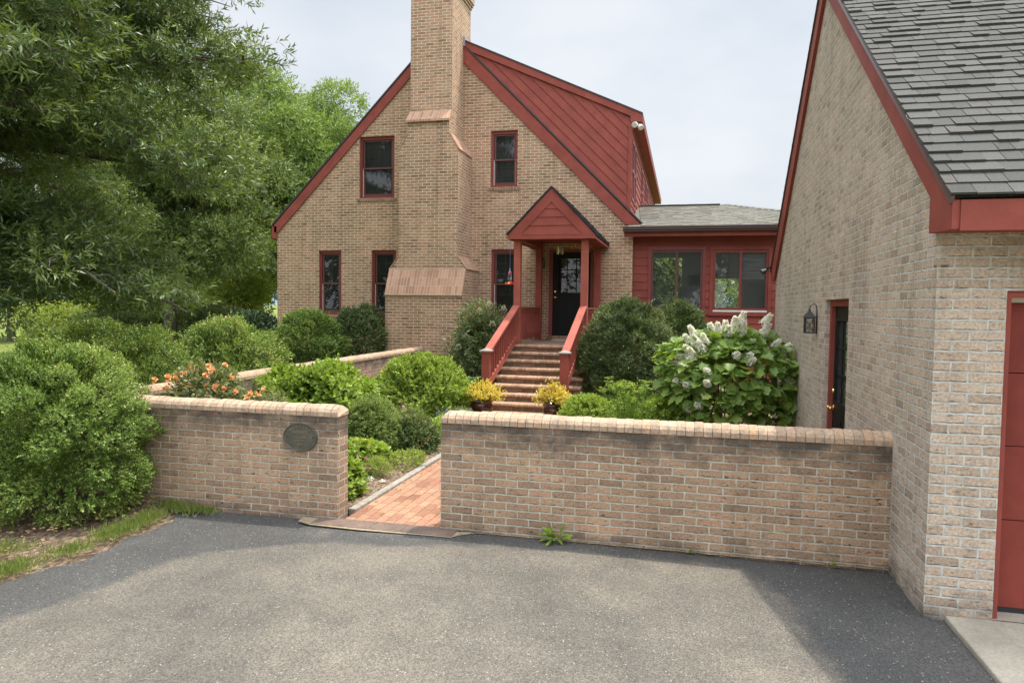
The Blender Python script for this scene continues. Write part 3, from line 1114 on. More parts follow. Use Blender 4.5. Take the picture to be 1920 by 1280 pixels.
# ================================================================== GARDEN WALLS
def coping(mb, s0, s1, P, wtot, h=.1, over=.008, z0=0.0, end0=False, end1=False, seed=3):
    """bricks on edge along s, P(s, across, z)"""
    R = random.Random(seed)
    n = max(2, round((s1 - s0) / .0715))
    w = (s1 - s0) / n
    for k in range(n):
        a, b2 = s0 + k * w + .003, s0 + (k + 1) * w - .003
        jz, ja = R.uniform(-.004, .004), R.uniform(-.004, .004)
        mb.cur_t = R.random()
        prof = [(-over + ja, 0), (-over + ja, h * .42), (.012 + ja, h * .72), (.05 + ja, h * .93 + jz), (.09, h + jz), (wtot - .09, h + jz), (wtot - .05, h * .93 + jz), (wtot - .012, h * .72), (wtot + over, h * .42), (wtot + over, 0)]
        la, lb = [P(a, y, z0 + z) for y, z in prof], [P(b2, y, z0 + z) for y, z in prof]
        if end1 and k == n - 1:
            lb = [P(b2 - max(0, (z - h * .4)) * .9, y, z0 + z) for y, z in prof]
        if end0 and k == 0:
            la = [P(a + max(0, (z - h * .4)) * .9, y, z0 + z) for y, z in prof]
        for i in range(len(prof) - 1):
            mb.face([la[i], lb[i], lb[i + 1], la[i + 1]], 0)
        mb.face(la, 0)
        mb.face(lb[::-1], 0)
    # recessed mortar bed
    prof = [(.004, 0), (.004, h * .38), (.02, h * .68), (.06, h * .9), (.1, h * .95), (wtot - .1, h * .95), (wtot - .06, h * .9), (wtot - .02, h * .68), (wtot - .004, h * .38), (wtot - .004, 0)]
    e0, e1 = s0 + (.08 if end0 else .004), s1 - (.08 if end1 else .004)
    la, lb = [P(e0, y, z0 + z) for y, z in prof], [P(e1, y, z0 + z) for y, z in prof]
    for i in range(len(prof) - 1):
        mb.face([la[i], lb[i], lb[i + 1], la[i + 1]], 1)


MORT = paint_mat('coping mortar', L(.34, .31, .26), .95, .4)
ZC = 1.021
UO = (.0, -ZC + .0677 * 16)


def garden_wall(label, x0, x1, y0, y1, along, e0, e1, seed, uo):
    t = thing('garden_wall', ((x0 + x1) / 2, (y0 + y1) / 2, 0), label, 'wall', None)
    mb = MB()
    mb.box(x0, x1, y0, y1, -.12, ZC, uo=uo, skip='b')
    mb.build('wall_face', BR_WALL, t)
    mb = MB()
    if along == 'x':
        coping(mb, x0 - .006, x1 + .006, lambda s, a, z: Vector((s, y0 + a, z)), y1 - y0, z0=ZC, end0=e0, end1=e1, seed=seed)
    else:
        coping(mb, y0, y1, lambda s, a, z: Vector((x0 + a, s, z)), x1 - x0, z0=ZC, end0=e0, end1=e1, seed=seed)
    mb.build('coping', [CAPB, MORT], t)
    return t


garden_wall('low brick wall between the path opening and the garage, weed at its foot', -2.097, 1.594, 6.0, 6.205, 'x', True, False, 4, (2.097, UO[1]))
garden_wall('short low brick wall left of the path opening, carrying the oval plaque', -6.05, -3.11, 6.0, 6.205, 'x', False, True, 5, (3.11, UO[1]))
garden_wall('long low brick side wall running back from the roses to the chimney', -6.05, -5.845, 6.21, 15.44, 'y', False, False, 6, (0, UO[1]))

# ================================================================== HOUSE
YH = 16.76
HX0, HX1 = -10.43, -1.2
HB = 30.0
AX, AZ = -5.86, 8.86
house = thing('brick_house', (-5.8, YH, 0), 'tan brick house with steep gable, tall chimney and red siding', 'house')


def gtop(x):
    return (4.02 + 1.03 * (x + 10.43) if x < AX else AZ - 1.0 * (x - AX) * .995) - .06


WIN = [(-9.23, -8.59, 1.80, 3.455), (-7.75, -7.08, 1.80, 3.455), (-4.60, -3.94, 1.80, 3.45), (-8.09, -7.14, 4.76, 6.30), (-4.643, -3.97, 4.95, 6.293)]
DOOR = (-3.17, -2.09, 1.385, 3.44)
mb = MB()
wall_with_holes(mb, [HX0, AX, HX1], -.2, gtop, WIN + [DOOR], lambda u, z: (u, YH, z), uo=(0, .02), reveal=(0, .12, 0))
mb.face([(HX0, YH, -.2), (HX0, HB, -.2), (HX0, HB, 3.96), (HX0, YH, 3.96)])
mb.face([(HX1, YH, -.2), (HX1, HB, -.2), (HX1, HB, 4.1), (HX1, YH, 4.1)])
mb.face([(HX0, HB, -.2), (HX1, HB, -.2), (HX1, HB, 4.1), (AX, HB, AZ - .06), (HX0, HB, 3.96)])
mb.build('gable_wall', BR_HOUSE, house)
mb = MB()
mb.box(HX0 + .15, HX1 - .15, YH + 2.2, HB - .2, .2, 4.0)
mb.box(-8.6, -3.2, YH + 2.6, HB - .3, 4.05, 6.6)
mb.build('inner_rooms', DARKIN, house)


GRILLE = paint_mat('dark window grille', L(.07, .065, .06), .6, .2)


def sash_window(x0, x1, z0, z1, Y=YH, mid=.5, curtain=False):
    mb = MB()
    fw_ = .062
    ya, yb = Y + .055, Y + .15
    mb.box(x0, x0 + fw_, ya, yb, z0, z1)
    mb.box(x1 - fw_, x1, ya, yb, z0, z1)
    mb.box(x0 + fw_, x1 - fw_, ya, yb, z1 - .075, z1)
    mb.box(x0 + fw_, x1 - fw_, ya - .02, yb, z0, z0 + .05)
    w = mb.build('window', REDT, house)
    a, b2, c, d = x0 + fw_, x1 - fw_, z0 + .05, z1 - .075
    zm = c + (d - c) * mid
    mb = MB()
    s = .04
    for (lo, hi, y) in ((c, zm + .02, ya + .05), (zm - .02, d, ya + .028)):
        mb.box(a + .012, a + s + .012, y, y + .03, lo, hi)
        mb.box(b2 - s - .012, b2 - .012, y, y + .03, lo, hi)
        mb.box(a + s + .012, b2 - s - .012, y, y + .03, lo, lo + (.07 if y > ya + .04 else .04))
        mb.box(a + s + .012, b2 - s - .012, y, y + .03, hi - .04, hi)
    mb.build('sash', SASH, w)
    mb = MB()
    mb.box(a, a + .011, ya + .03, ya + .09, c, zm)
    mb.build('track', WHITE, w)
    mb = MB()
    mb.box(b2 - .011, b2, ya + .03, ya + .09, c, zm)
    mb.build('track', WHITE, w)
    mb = MB()
    mb.face([(a, ya + .066, c), (b2, ya + .066, c), (b2, ya + .066, zm), (a, ya + .066, zm)])
    mb.face([(a, ya + .043, zm), (b2, ya + .043, zm), (b2, ya + .043, d), (a, ya + .043, d)])
    mb.build('pane', GLASS, w)
    mb = MB()
    nv = 3 if x1 - x0 > .8 else 2
    for (lo, hi, y) in ((c, zm, ya + .085), (zm, d, ya + .062)):
        for i in range(1, nv):
            gx = a + (b2 - a) * i / nv
            mb.box(gx - .007, gx + .007, y, y + .008, lo, hi)
        for i in (1, 2):
            gz_ = lo + (hi - lo) * i / 3
            mb.box(a, b2, y + .0085, y + .012, gz_ - .007, gz_ + .007)
    mb.build('grille', GRILLE, w)
    if curtain:
        mb = MB()
        n = 40
        for k in range(n):
            xa, xb = a - .05 + (b2 - a + .1) * k / n, a - .05 + (b2 - a + .1) * (k + 1) / n
            mb.face([(xa, ya + .22 + .025 * math.sin(k * 1.1), c - .1), (xb, ya + .22 + .025 * math.sin((k + 1) * 1.1), c - .1), (xb, ya + .22 + .02 * math.sin((k + 1) * 1.1), d + .1), (xa, ya + .22 + .02 * math.sin(k * 1.1), d + .1)])
        mb.build('curtain', CURT, w)
    mb = MB()
    mb.prism([(x0 - .06, Y + .055, z0 - .002), (x0 - .06, Y - .022, z0 - .022), (x0 - .06, Y - .022, z0 - .085), (x0 - .06, Y + .055, z0 - .085)], (x1 - x0 + .12, 0, 0))
    mb.build('sill', BR_SILL, w)


for k, wv in enumerate(WIN):
    sash_window(*wv, curtain=(k in (3, 4)))

# entrance door
x0, x1, z0, z1 = DOOR
mb = MB()
mb.box(x0, x0 + .085, YH + .05, YH + .14, z0, z1)
mb.box(x1 - .085, x1, YH + .05, YH + .14, z0, z1)
mb.box(x0 + .085, x1 - .085, YH + .05, YH + .14, z1 - .06, z1)
mb.build('door_frame', REDT, house)
a, b2, c, d = x0 + .085, x1 - .085, z0 + .015, z1 - .06
mb = MB()
yd = YH + .085
gx0, gx1, gz0, gz1 = a + .12, b2 - .12, c + 1.02, d - .15
mb.box(a, gx0, yd, yd + .045, c, d)
mb.box(gx1, b2, yd, yd + .045, c, d)
mb.box(gx0, gx1, yd, yd + .045, c, gz0)
mb.box(gx0, gx1, yd, yd + .045, gz1, d)
for px0, px1 in ((a + .13, (a + b2) / 2 - .06), ((a + b2) / 2 + .06, b2 - .13)):
    mb.box(px0, px1, yd - .006, yd, c + .22, c + .80)
    mb.box(px0 + .035, px1 - .035, yd - .014, yd - .006, c + .255, c + .765)
mb.box(a, b2, yd - .03, yd, c - .015, c + .05)
for i in range(1, 3):
    gx = gx0 + (gx1 - gx0) * i / 3
    mb.box(gx - .009, gx + .009, yd + .004, yd + .03, gz0, gz1)
    gzz = gz0 + (gz1 - gz0) * i / 3
    for q in range(3):
        mb.box(gx0 + (gx1 - gx0) * q / 3 + .009, gx0 + (gx1 - gx0) * (q + 1) / 3 - .009, yd + .004, yd + .03, gzz - .009, gzz + .009)
for (p0, p1, q0, q1) in ((gx0 - .025, gx1 + .025, gz0 - .025, gz0), (gx0 - .025, gx1 + .025, gz1, gz1 + .025), (gx0 - .025, gx0, gz0, gz1), (gx1, gx1 + .025, gz0, gz1)):
    mb.box(p0, p1, yd - .012, yd, q0, q1)
door = mb.build('door', BLACK, house)
mb = MB()
mb.face([(gx0, yd + .017, gz0), (gx1, yd + .017, gz0), (gx1, yd + .017, gz1), (gx0, yd + .017, gz1)])
mb.build('pane', GLASS, door)
mb = MB()
mb.ball((a + .065, yd - .06, c + .90), .03, 8)
mb.tube([(a + .065, yd - .05, c + .90), (a + .065, yd, c + .90)], .012, 8)
mb.tube([(a + .065, yd - .008, c + .90), (a + .065, yd, c + .90)], .033, 14)
mb.build('door_knob', BRASS, door, smooth=True)
mb = MB()
mb.tube([(a + .065, yd - .025, c + 1.04), (a + .065, yd, c + 1.04)], [.024, .030], 14)
mb.build('deadbolt', BRASS, door)
mb = MB()
mb.box(x0 - .02, x1 + .02, YH - .02, YH + .05, 1.295, 1.383)
mb.build('door_sill', BR_SILL, house)

# ------------------------------------------------------------------ chimney
CX0, CX1, CY = -6.80, -4.92, 15.45
MX0, MX1, MY = -6.58, -5.125, 15.72
SX0, SX1, SY = -6.365, -5.35, 15.88
YB, HT, YE = YH + .55, 9.9, YH + .02
UC = (0, .03)
mb = MB()
mb.face([(CX0, CY, -.2), (CX1, CY, -.2), (CX1, CY, 2.30), (CX0, CY, 2.30)], uo=UC)
for X in (CX0, CX1):
    mb.face([(X, CY, -.2), (X, YE, -.2), (X, YE, 2.90), (X, MY, 2.90), (X, CY, 2.30)], uo=UC)
mb.face([(CX0, MY, 2.9), (CX1, MY, 2.9), (MX1, MY, 3.2), (MX1, MY, 5.66), (SX1, MY, 6.03), (SX1, MY, 6.37), (SX0, MY, 6.37), (SX0, MY, 6.03), (MX0, MY, 5.66), (MX0, MY, 3.2)], uo=UC)
for A, B2 in ((MX0, SX0), (MX1, SX1)):
    mb.face([(A, MY, 3.2), (A, YE, 3.2), (A, YE, 5.66), (A, MY, 5.66)], uo=UC)
    mb.face([(B2, MY, 6.03), (B2, SY, 6.03), (B2, SY, 6.6), (B2, MY, 6.37)], uo=UC)
    mb.face([(B2, SY, 6.03), (B2, YB, 6.03), (B2, YB, HT), (B2, SY, HT)], uo=UC)
mb.face([(SX0, SY, 6.3), (SX1, SY, 6.3), (SX1, SY, HT), (SX0, SY, HT)], uo=UC)
mb.face([(SX0, YB, 6.3), (SX1, YB, 6.3), (SX1, YB, HT), (SX0, YB, HT)], uo=UC)
for z0_, z1_, e in ((9.42, 9.485, .025), (9.487, 9.55, .05), (9.552, 9.76, .075), (9.762, 9.83, .05)):
    mb.box(SX0 - e, SX1 + e, SY - e, YB + e, z0_, z1_, uo=UC)
chim = mb.build('chimney', BR_HOUSE, house)
# sloped weatherings: front slope, shoulders, upper ledge (each a little proud)
v = Vector((0, -.045, .02))
mb = MB()
mb.prism([Vector(p) + v * .02 for p in ((CX0 - .006, CY - .02, 2.29), (CX1 + .006, CY - .02, 2.29), (CX1 + .006, MY, 2.915), (CX0 - .006, MY, 2.915))], (0, -.02, .012))
mb.build('weathering', BR_SLOPE, chim)
mb = MB()
mb.prism([(SX0 - .03, MY - .06, 6.36), (SX1 + .03, MY - .06, 6.36), (SX1 + .004, SY, 6.62), (SX0 - .004, SY, 6.62)], (0, -.004, -.05))
mb.build('weathering', BR_SLOPE, chim)
for A, B2, C, sgn in ((CX0, MX0, None, -1), (CX1, MX1, None, 1)):
    mb = MB()
    mb.prism([(A + sgn * .012, MY - .012, 2.9), (A + sgn * .012, YE, 2.9), (B2, YE, 3.215), (B2, MY - .012, 3.215)], (sgn * .014, 0, .018))
    mb.build('weathering', BR_SLOPE, chim)
for A, B2, sgn in ((MX0, SX0, -1), (MX1, SX1, 1)):
    mb = MB()
    mb.prism([(A + sgn * .008, MY - .008, 5.655), (A + sgn * .008, YE, 5.655), (B2, YE, 6.045), (B2, MY - .008, 6.045)], (sgn * .014, 0, .018))
    mb.build('weathering', BR_SLOPE, chim)

# ------------------------------------------------------------------ main roof, rakes and dormer
mb = MB()
TH_ = .05
for (xa, za, xb, zb_) in ((-10.56, 4.15, AX, AZ + .06), (-.98, 4.03, AX, AZ + .06)):
    mb.prism([(xa, YH - .05, za), (xb, YH - .05, zb_), (xb, YH - .05, zb_ - TH_), (xa, YH - .05, za - TH_)], (0, HB - YH + .3, 0))
roof = mb.build('roof', SHING_D, house)
mb = MB()
# left rake, right rake with its plumb tail, thin shingle edge stays in the roof
for (pts) in ([(-10.50, 4.13), (AX, AZ), (AX, AZ - .29), (-10.395, 3.93), (-10.50, 3.93)],
              [(-1.03, 4.0), (AX, AZ - .0), (AX, AZ - .38), (-1.39, 4.02), (-1.39, 4.0)]):
    mb.prism([(x, YH - .035, z) for x, z in pts], (0, .033, 0))
mb.box(-10.56, -10.43, YH - .035, HB, 3.78, 4.09)
mb.build('rake_board', RED, house)

DORM_E = -1.03


def dz(x):
    return 6.53 + .455 * (-1.01 - x)


mb = MB()
mb.prism([(DORM_E - .0, YH - .06, dz(DORM_E) + .0), (AX, YH - .06, dz(AX) + .0), (AX, YH - .06, dz(AX) - .035), (DORM_E, YH - .06, dz(DORM_E) - .035)], (0, HB - YH + .3, 0))
dorm = mb.build('dormer', SHING_D, house)
tag(dorm, 'red sided shed dormer above the right slope')
mb = MB()


def rz(x):
    return AZ - 1.0 * (x - AX) * .995


yc = YH + .012
poly = [(-1.30, rz(-1.30) + .03), (-1.30, dz(-1.30) - .1), (AX, dz(AX) - .1), (AX, rz(AX) + .03)]
s = 1 / math.sqrt(2)
siding(mb, [(AX + .1, rz(AX + .1)), (-1.30, rz(-1.3)), (-1.30, dz(-1.3) - .1), (AX + .1, dz(AX + .1) - .05)], lambda a, c: Vector((a, yc, c)), (0, -1, 0), (s, s), .185, phase=(AZ + AX) * s + .03, thick=.015)
# dormer front wall faces the sun side
DW = [(17.03, 17.62, 4.62, 6.02), (17.72, 18.32, 4.62, 6.02), (20.6, 21.2, 4.75, 6.02), (22.6, 23.2, 4.75, 6.02), (23.3, 23.9, 4.75, 6.02)]
siding(mb, [(YH, 4.3), (HB, 4.3), (HB, 6.36), (YH, 6.36)], lambda a, c: Vector((-1.285, a, c)), (1, 0, 0), (0, 1), .19, phase=4.3, thick=.015, holes=DW)
mb.build('siding', RED, dorm)
mb = MB()
# top rake of the dormer, boxed eave return, corner board, fascia and soffit
mb.prism([(x, YH - .045, z) for x, z in ((AX, dz(AX) - .036), (DORM_E, dz(DORM_E) - .036), (DORM_E, 6.335), (-1.305, 6.335), (-1.305, dz(-1.305) - .19), (AX, dz(AX) - .22))], (0, .04, 0))
mb.box(-1.345, -1.262, YH - .022, YH + .06, 4.30, 6.334)
mb.box(DORM_E - .022, DORM_E, YH - .004, HB, 6.335, 6.49)
mb.box(-1.285, DORM_E - .023, YH - .004, HB, 6.345, 6.36)
mb.build('trim', RED, dorm)
for (ya, yb, c, d) in DW:
    mb = MB()
    X = -1.285
    for q in ((ya, ya + .07, c, d), (yb - .07, yb, c, d), (ya + .07, yb - .07, c, c + .06), (ya + .07, yb - .07, d - .07, d), (ya + .07, yb - .07, (c + d) / 2 - .03, (c + d) / 2 + .03)):
        mb.box(X - .04, X + .03, q[0], q[1], q[2], q[3])
    w = mb.build('dormer_window', REDT, house)
    mb = MB()
    mb.box(-1.30, -1.285, ya + .07, yb - .07, c + .06, d - .07)
    mb.build('pane', GLASS, w)
mb = MB()
mb.box(SX1 + .0, SX1 + .05, YH - .07, YH + .2, 8.34, 8.56)
mb.build('flashing', FLASH, dorm)

# ------------------------------------------------------------------ sunroom wing
YS = 16.93
SW = [(-.775, .385, 2.03, 3.42), (.62, 1.815, 2.02, 3.415)]
SRX = 3.7
mb = MB()
siding(mb, [(HX1 - .0, .2), (SRX, .2), (SRX, 3.80), (HX1 - .0, 3.80)], lambda a, c: Vector((a, YS, c)), (0, -1, 0), (0, 1), .187, phase=3.62 - .187 * 20, thick=.016, holes=SW)
siding(mb, [(YS, .2), (21.5, .2), (21.5, 3.8), (YS, 3.8)], lambda a, c: Vector((SRX, a, c)), (1, 0, 0), (0, 1), .187, phase=.2)
sr = mb.build('sunroom_wall', RED, house)
mb = MB()
mb.box(HX1 + .02, SRX - .05, YS + .2, 21.4, .2, 1.0)      # floor block
mb.box(HX1 + .0, HX1 + .05, YS + .1, 21.4, 1.0, 3.75)
mb.box(SRX - .06, SRX - .02, YS + .1, 21.4, 1.0, 3.75)
mb.box(HX1 + .06, SRX - .07, YS + .1, 21.4, 3.70, 3.78)
# back wall with a big opening on the left part of each bay
for a, c, z0_, z1_ in ((HX1, -1.0, 1, 3.7), (-.1, .75, 1, 3.7), (1.5, SRX - .07, 1, 3.7), (-1.0, -.1, 1, 1.9), (.75, 1.5, 1, 2.1), (-1.0, -.1, 3.55, 3.7), (.75, 1.5, 2.95, 3.7)):
    mb.box(a, c, 21.4, 21.5, z0_, z1_)
mb.build('inner_wall', GREYW, sr)
mb = MB()
mb.box(.10, .55, 21.36, 21.39, 2.75, 3.05)
mb.build('picture_frame', DARKIN, sr)
for i, (x0, x1, z0, z1) in enumerate(SW):
    mb = MB()
    # flat casing, then jamb and sash with a centre stile
    for q in ((x0 - .07, x0, z0 - .07, z1 + .07), (x1, x1 + .07, z0 - .07, z1 + .07), (x0, x1, z1, z1 + .07), (x0, x1, z0 - .07, z0 - .012)):
        mb.box(q[0], q[1], YS - .035, YS + .02, q[2], q[3])
    mb.box(x0 - .10, x1 + .10, YS - .055, YS + .0, z0 - .10, z0 - .072)
    mb.box(x0 - .08, x1 + .08, YS - .045, YS + .0, z1 + .071, z1 + .085)
    w = mb.build('sunroom_window', REDT if i == 0 else RED, house)
    tag(w, 'left sunroom window with a dark screen frame' if i == 0 else 'right sunroom window with bright red sliding sashes')
    mb = MB()
    xm = (x0 + x1) / 2
    sw_ = .05
    for q in ((x0, x0 + sw_, z0, z1), (x1 - sw_, x1, z0, z1), (xm - .03, xm + .03, z0, z1), (x0 + sw_, xm - .03, z1 - .06, z1), (xm + .03, x1 - sw_, z1 - .06, z1), (x0 + sw_, xm - .03, z0 + .03, z0 + .08), (xm + .03, x1 - sw_, z0 + .03, z0 + .08)):
        mb.box(q[0], q[1], YS - .005, YS + .05, q[2], q[3])
    mb.build('sash', SASH if i == 0 else REDT, w)
    mb = MB()
    mb.box(x0 + .01, x1 - .01, YS - .03, YS + .04, z0 - .011, z0 + .029)
    mb.build('sill_track', WHITE, w)
    mb = MB()
    mb.face([(x0, YS + .02, z0 + .03), (x1, YS + .02, z0 + .03), (x1, YS + .02, z1), (x0, YS + .02, z1)])
    mb.build('pane', GLASSR, w)
mb = MB()
for k in range(7):
    mb.box(1.25, 1.76, YS + .14, YS + .16, 3.35 - k * .1, 3.44 - k * .1)
mb.build('roller_blind', CURT, sr)
# hipped roof, gutter and fascia
EV_Y, EV_Z, RG_Y, RG_Z = 16.46, 3.93, 19.55, 4.80
sl_ = Vector((0, RG_Y - EV_Y, RG_Z - EV_Z))
LL_ = sl_.length
ex = SRX + .35
mb = MB()
k_ = (RG_Y - EV_Y) / LL_
shingles(mb, (0, EV_Y, EV_Z), (1, 0, 0), sl_, LL_, lambda q: -1.0 - .25 * q / LL_, lambda q: ex - q * k_, exposure=.142, tab=(.10, .26), lift=.007, rnd=5)
mb.cur_t = .45
mb.face([(-1.3, EV_Y + .02, EV_Z - .01), (ex, EV_Y + .02, EV_Z - .01), (ex - 3.09, RG_Y, RG_Z - .01), (-1.3, RG_Y, RG_Z - .01)])
mb.face([(ex, EV_Y + .02, EV_Z - .01), (ex, 22.6, EV_Z - .01), (ex - 3.09, RG_Y, RG_Z - .01)])
mb.face([(-1.3, 22.6, EV_Z - .01), (ex, 22.6, EV_Z - .01), (ex - 3.09, RG_Y, RG_Z - .01), (-1.3, RG_Y, RG_Z - .01)])
for k in range(26):
    f0, f1 = k / 26, (k + 1.15) / 26
    pa = Vector((ex, EV_Y, EV_Z)).lerp(Vector((ex - 3.09, RG_Y, RG_Z)), f0)
    pb = Vector((ex, EV_Y, EV_Z)).lerp(Vector((ex - 3.09, RG_Y, RG_Z)), f1)
    mb.cur_t = random.random()
    q = Vector((.07, .07, -.01))
    o2 = Vector((.07, -.07, -.01))
    mb.face([pa - Vector((.10, .0, -.024)), pa + Vector((0, -.1, .024)) * 0 + Vector((.10, 0, .0)) + Vector((0, 0, .03)), pb + Vector((.10, 0, .02)), pb - Vector((.10, 0, -.014))])
for k in range(8):
    mb.cur_t = random.random()
    xa = -1.25 + k * .26
    mb.box(xa, min(xa + .27, ex - 3.0), RG_Y - .13, RG_Y + .13, RG_Z - .005, RG_Z + .018 + .003 * (k % 2))
mb.build('sunroom_roof', SHING_W, house)
mb = MB()
for z0_, z1_, ya, yb in ((3.80, 3.84, 16.40, 16.50), (3.84, 3.885, 16.36, 16.50), (3.885, 3.915, 16.34, 16.50)):
    mb.box(-1.40, ex, ya, yb, z0_, z1_)
mb.build('gutter', GUT, house, bevel=.008)
mb = MB()
mb.box(-1.38, ex, 16.501, 16.54, 3.70, 3.90)
mb.box(HX1 + .01, ex, 16.541, YS, 3.72, 3.74)
mb.build('sunroom_fascia', RED, house)

# ------------------------------------------------------------------ porch
PZ = 1.29
PX0, PX1 = -3.45, -1.915
for x, y in ((PX0, 14.33), (PX1 - .14, 14.33), (PX0, 16.55), (PX1 - .14, 16.55)):
    mb = MB()
    mb.box(x, x + .14, y, y + .14, PZ, 3.445)
    mb.build('porch_post', REDW if y < 15 else RED, house, bevel=.006)
RX, RZ, RS, RE = -2.655, 4.465, 1.03, .92
YF = 14.20
mb = MB()
for sg in (-1, 1):
    sl_ = Vector((-sg * RE, 0, RE * RS))
    Ls = sl_.length
    shingles(mb, (RX + sg * RE, YF - .03 if sg > 0 else YF - .03, RZ + .03 - RE * RS), (0, 1, 0), sl_, Ls, lambda q: 0, lambda q: YH - YF + .02, exposure=.14, lift=.014, rnd=8 + sg)
    mb.cur_t = .2
    mb.prism([(RX + sg * RE, YF - .02, RZ + .022 - RE * RS), (RX, YF - .02, RZ + .022), (RX, YF - .02, RZ + .0), (RX + sg * RE, YF - .02, RZ - RE * RS)], (0, YH - YF + .01, 0))
mb.build('porch_roof', SHING_D, house)
mb = MB()
ax = lambda x, z: (x, YF, z)
zb_ = RZ - RE * RS
bw = .20
mb.prism([ax(RX - RE + .02, 3.445), ax(RX + RE - .02, 3.445), ax(RX + RE - .02, 3.52), ax(RX - RE + .02, 3.52)], (0, .03, 0))
ib = [(RX - .62, 3.55), (RX, 3.55 + .62 * RS + .0), (RX + .62, 3.55)]
for sg in (-1, 1):
    mb.prism([ax(RX + sg * (RE - .02), 3.521), ax(RX, RZ - .002), ax(RX, ib[1][1]), ax(RX + sg * .62, 3.55), ax(RX + sg * .62, 3.521)], (0, .03, 0))
mb.box(RX - .62, RX + .62, YF - .004, YF + .03, 3.522, 3.549)
# beams, soffits and side fascias
mb.box(PX0, PX0 + .14, 14.34, YH, 3.447, 3.60)
mb.box(PX1 - .14, PX1, 14.34, YH, 3.447, 3.60)
mb.box(PX0 + .141, PX1 - .141, 14.34, 14.47, 3.447, 3.60)
for sg in (-1, 1):
    e = RX + sg * (RE - .02)
    mb.box(min(e, e - sg * .03), max(e, e - sg * .03), YF + .031, YH, 3.445, 3.50)
    i = PX0 if sg < 0 else PX1
    mb.box(min(e - sg * .031, i), max(e - sg * .031, i), YF + .031, YH, 3.46, 3.475)
mb.box(PX0 + .141, PX1 - .141, 14.471, YH, 3.58, 3.60)
mb.build('porch_gable_trim', RED, house)
mb = MB()
siding(mb, [ib[0], ib[2], ib[1]], lambda a, c: Vector((a, YF + .025, c)), (0, -1, 0), (0, 1), .168, phase=3.55, thick=.014)
mb.build('porch_gable_siding', RED, house)


def railing(label, a, b2, za, zb2, lowa, lowb, n, cap=.14):
    """a, b2: (x, y) ends; za/zb2 handrail tops; lowa/lowb underside of the bottom rail"""
    A, B = Vector((a[0], a[1], 0)), Vector((b2[0], b2[1], 0))
    mb = MB()
    mb.bar(A + Vector((0, 0, za - .02)), B + Vector((0, 0, zb2 - .02)), cap, .036)
    mb.bar(A + Vector((0, 0, za - .08)), B + Vector((0, 0, zb2 - .08)), .036, .08)
    r = mb.build('porch_railing', REDW if cap > .1 else RED, house)
    if label:
        r['label'] = label
    mb = MB()
    mb.bar(A + Vector((0, 0, lowa + .055)), B + Vector((0, 0, lowb + .055)), .04, .13)
    mb.build('bottom_rail', REDW if cap > .1 else RED, r)
    for k in range(n):
        f = (k + .5) / n
        p = A.lerp(B, f)
        mb = MB()
        mb.box(p.x - .017, p.x + .017, p.y - .017, p.y + .017, lowa + (lowb - lowa) * f + .10, za + (zb2 - za) * f - .10)
        mb.build('baluster', RED, r)


NY = 12.06
railing('sloping railing left of the steps', (PX0 + .07, NY + .08), (PX0 + .07, 14.32), 1.30, 2.10, .60, 1.36, 13)
railing('sloping railing right of the steps', (PX1 - .07, NY + .08), (PX1 - .07, 14.32), 1.30, 2.10, .60, 1.36, 13)
railing('level railing on the left side of the porch', (PX0 + .07, 14.48), (PX0 + .07, 16.54), 2.07, 2.07, 1.38, 1.38, 14, .09)
railing('level railing on the right side of the porch', (PX1 - .07, 14.48), (PX1 - .07, 16.54), 2.07, 2.07, 1.38, 1.38, 14, .09)
for x in (PX0, PX1 - .14):
    mb = MB()
    mb.box(x, x + .14, NY - .07, NY + .07, .2, 1.27)
    mb.box(x - .008, x + .148, NY - .078, NY + .078, 1.23, 1.271)
    n_ = mb.build('newel_post', RED, house)
    mb = MB()
    z0_ = 1.272
    c = (x + .07, NY)
    e = .105
    base = [(c[0] - e, c[1] - e, z0_), (c[0] + e, c[1] - e, z0_), (c[0] + e, c[1] + e, z0_), (c[0] - e, c[1] + e, z0_)]
    b3 = [(p[0], p[1], z0_ + .02) for p in base]
    for k in range(4):
        j = (k + 1) % 4
        mb.face([base[k], base[j], b3[j], b3[k]])
        mb.face([b3[k], b3[j], (c[0], c[1], z0_ + .065)])
    mb.face(base[::-1])
    mb.build('post_cap', CAPM, n_)

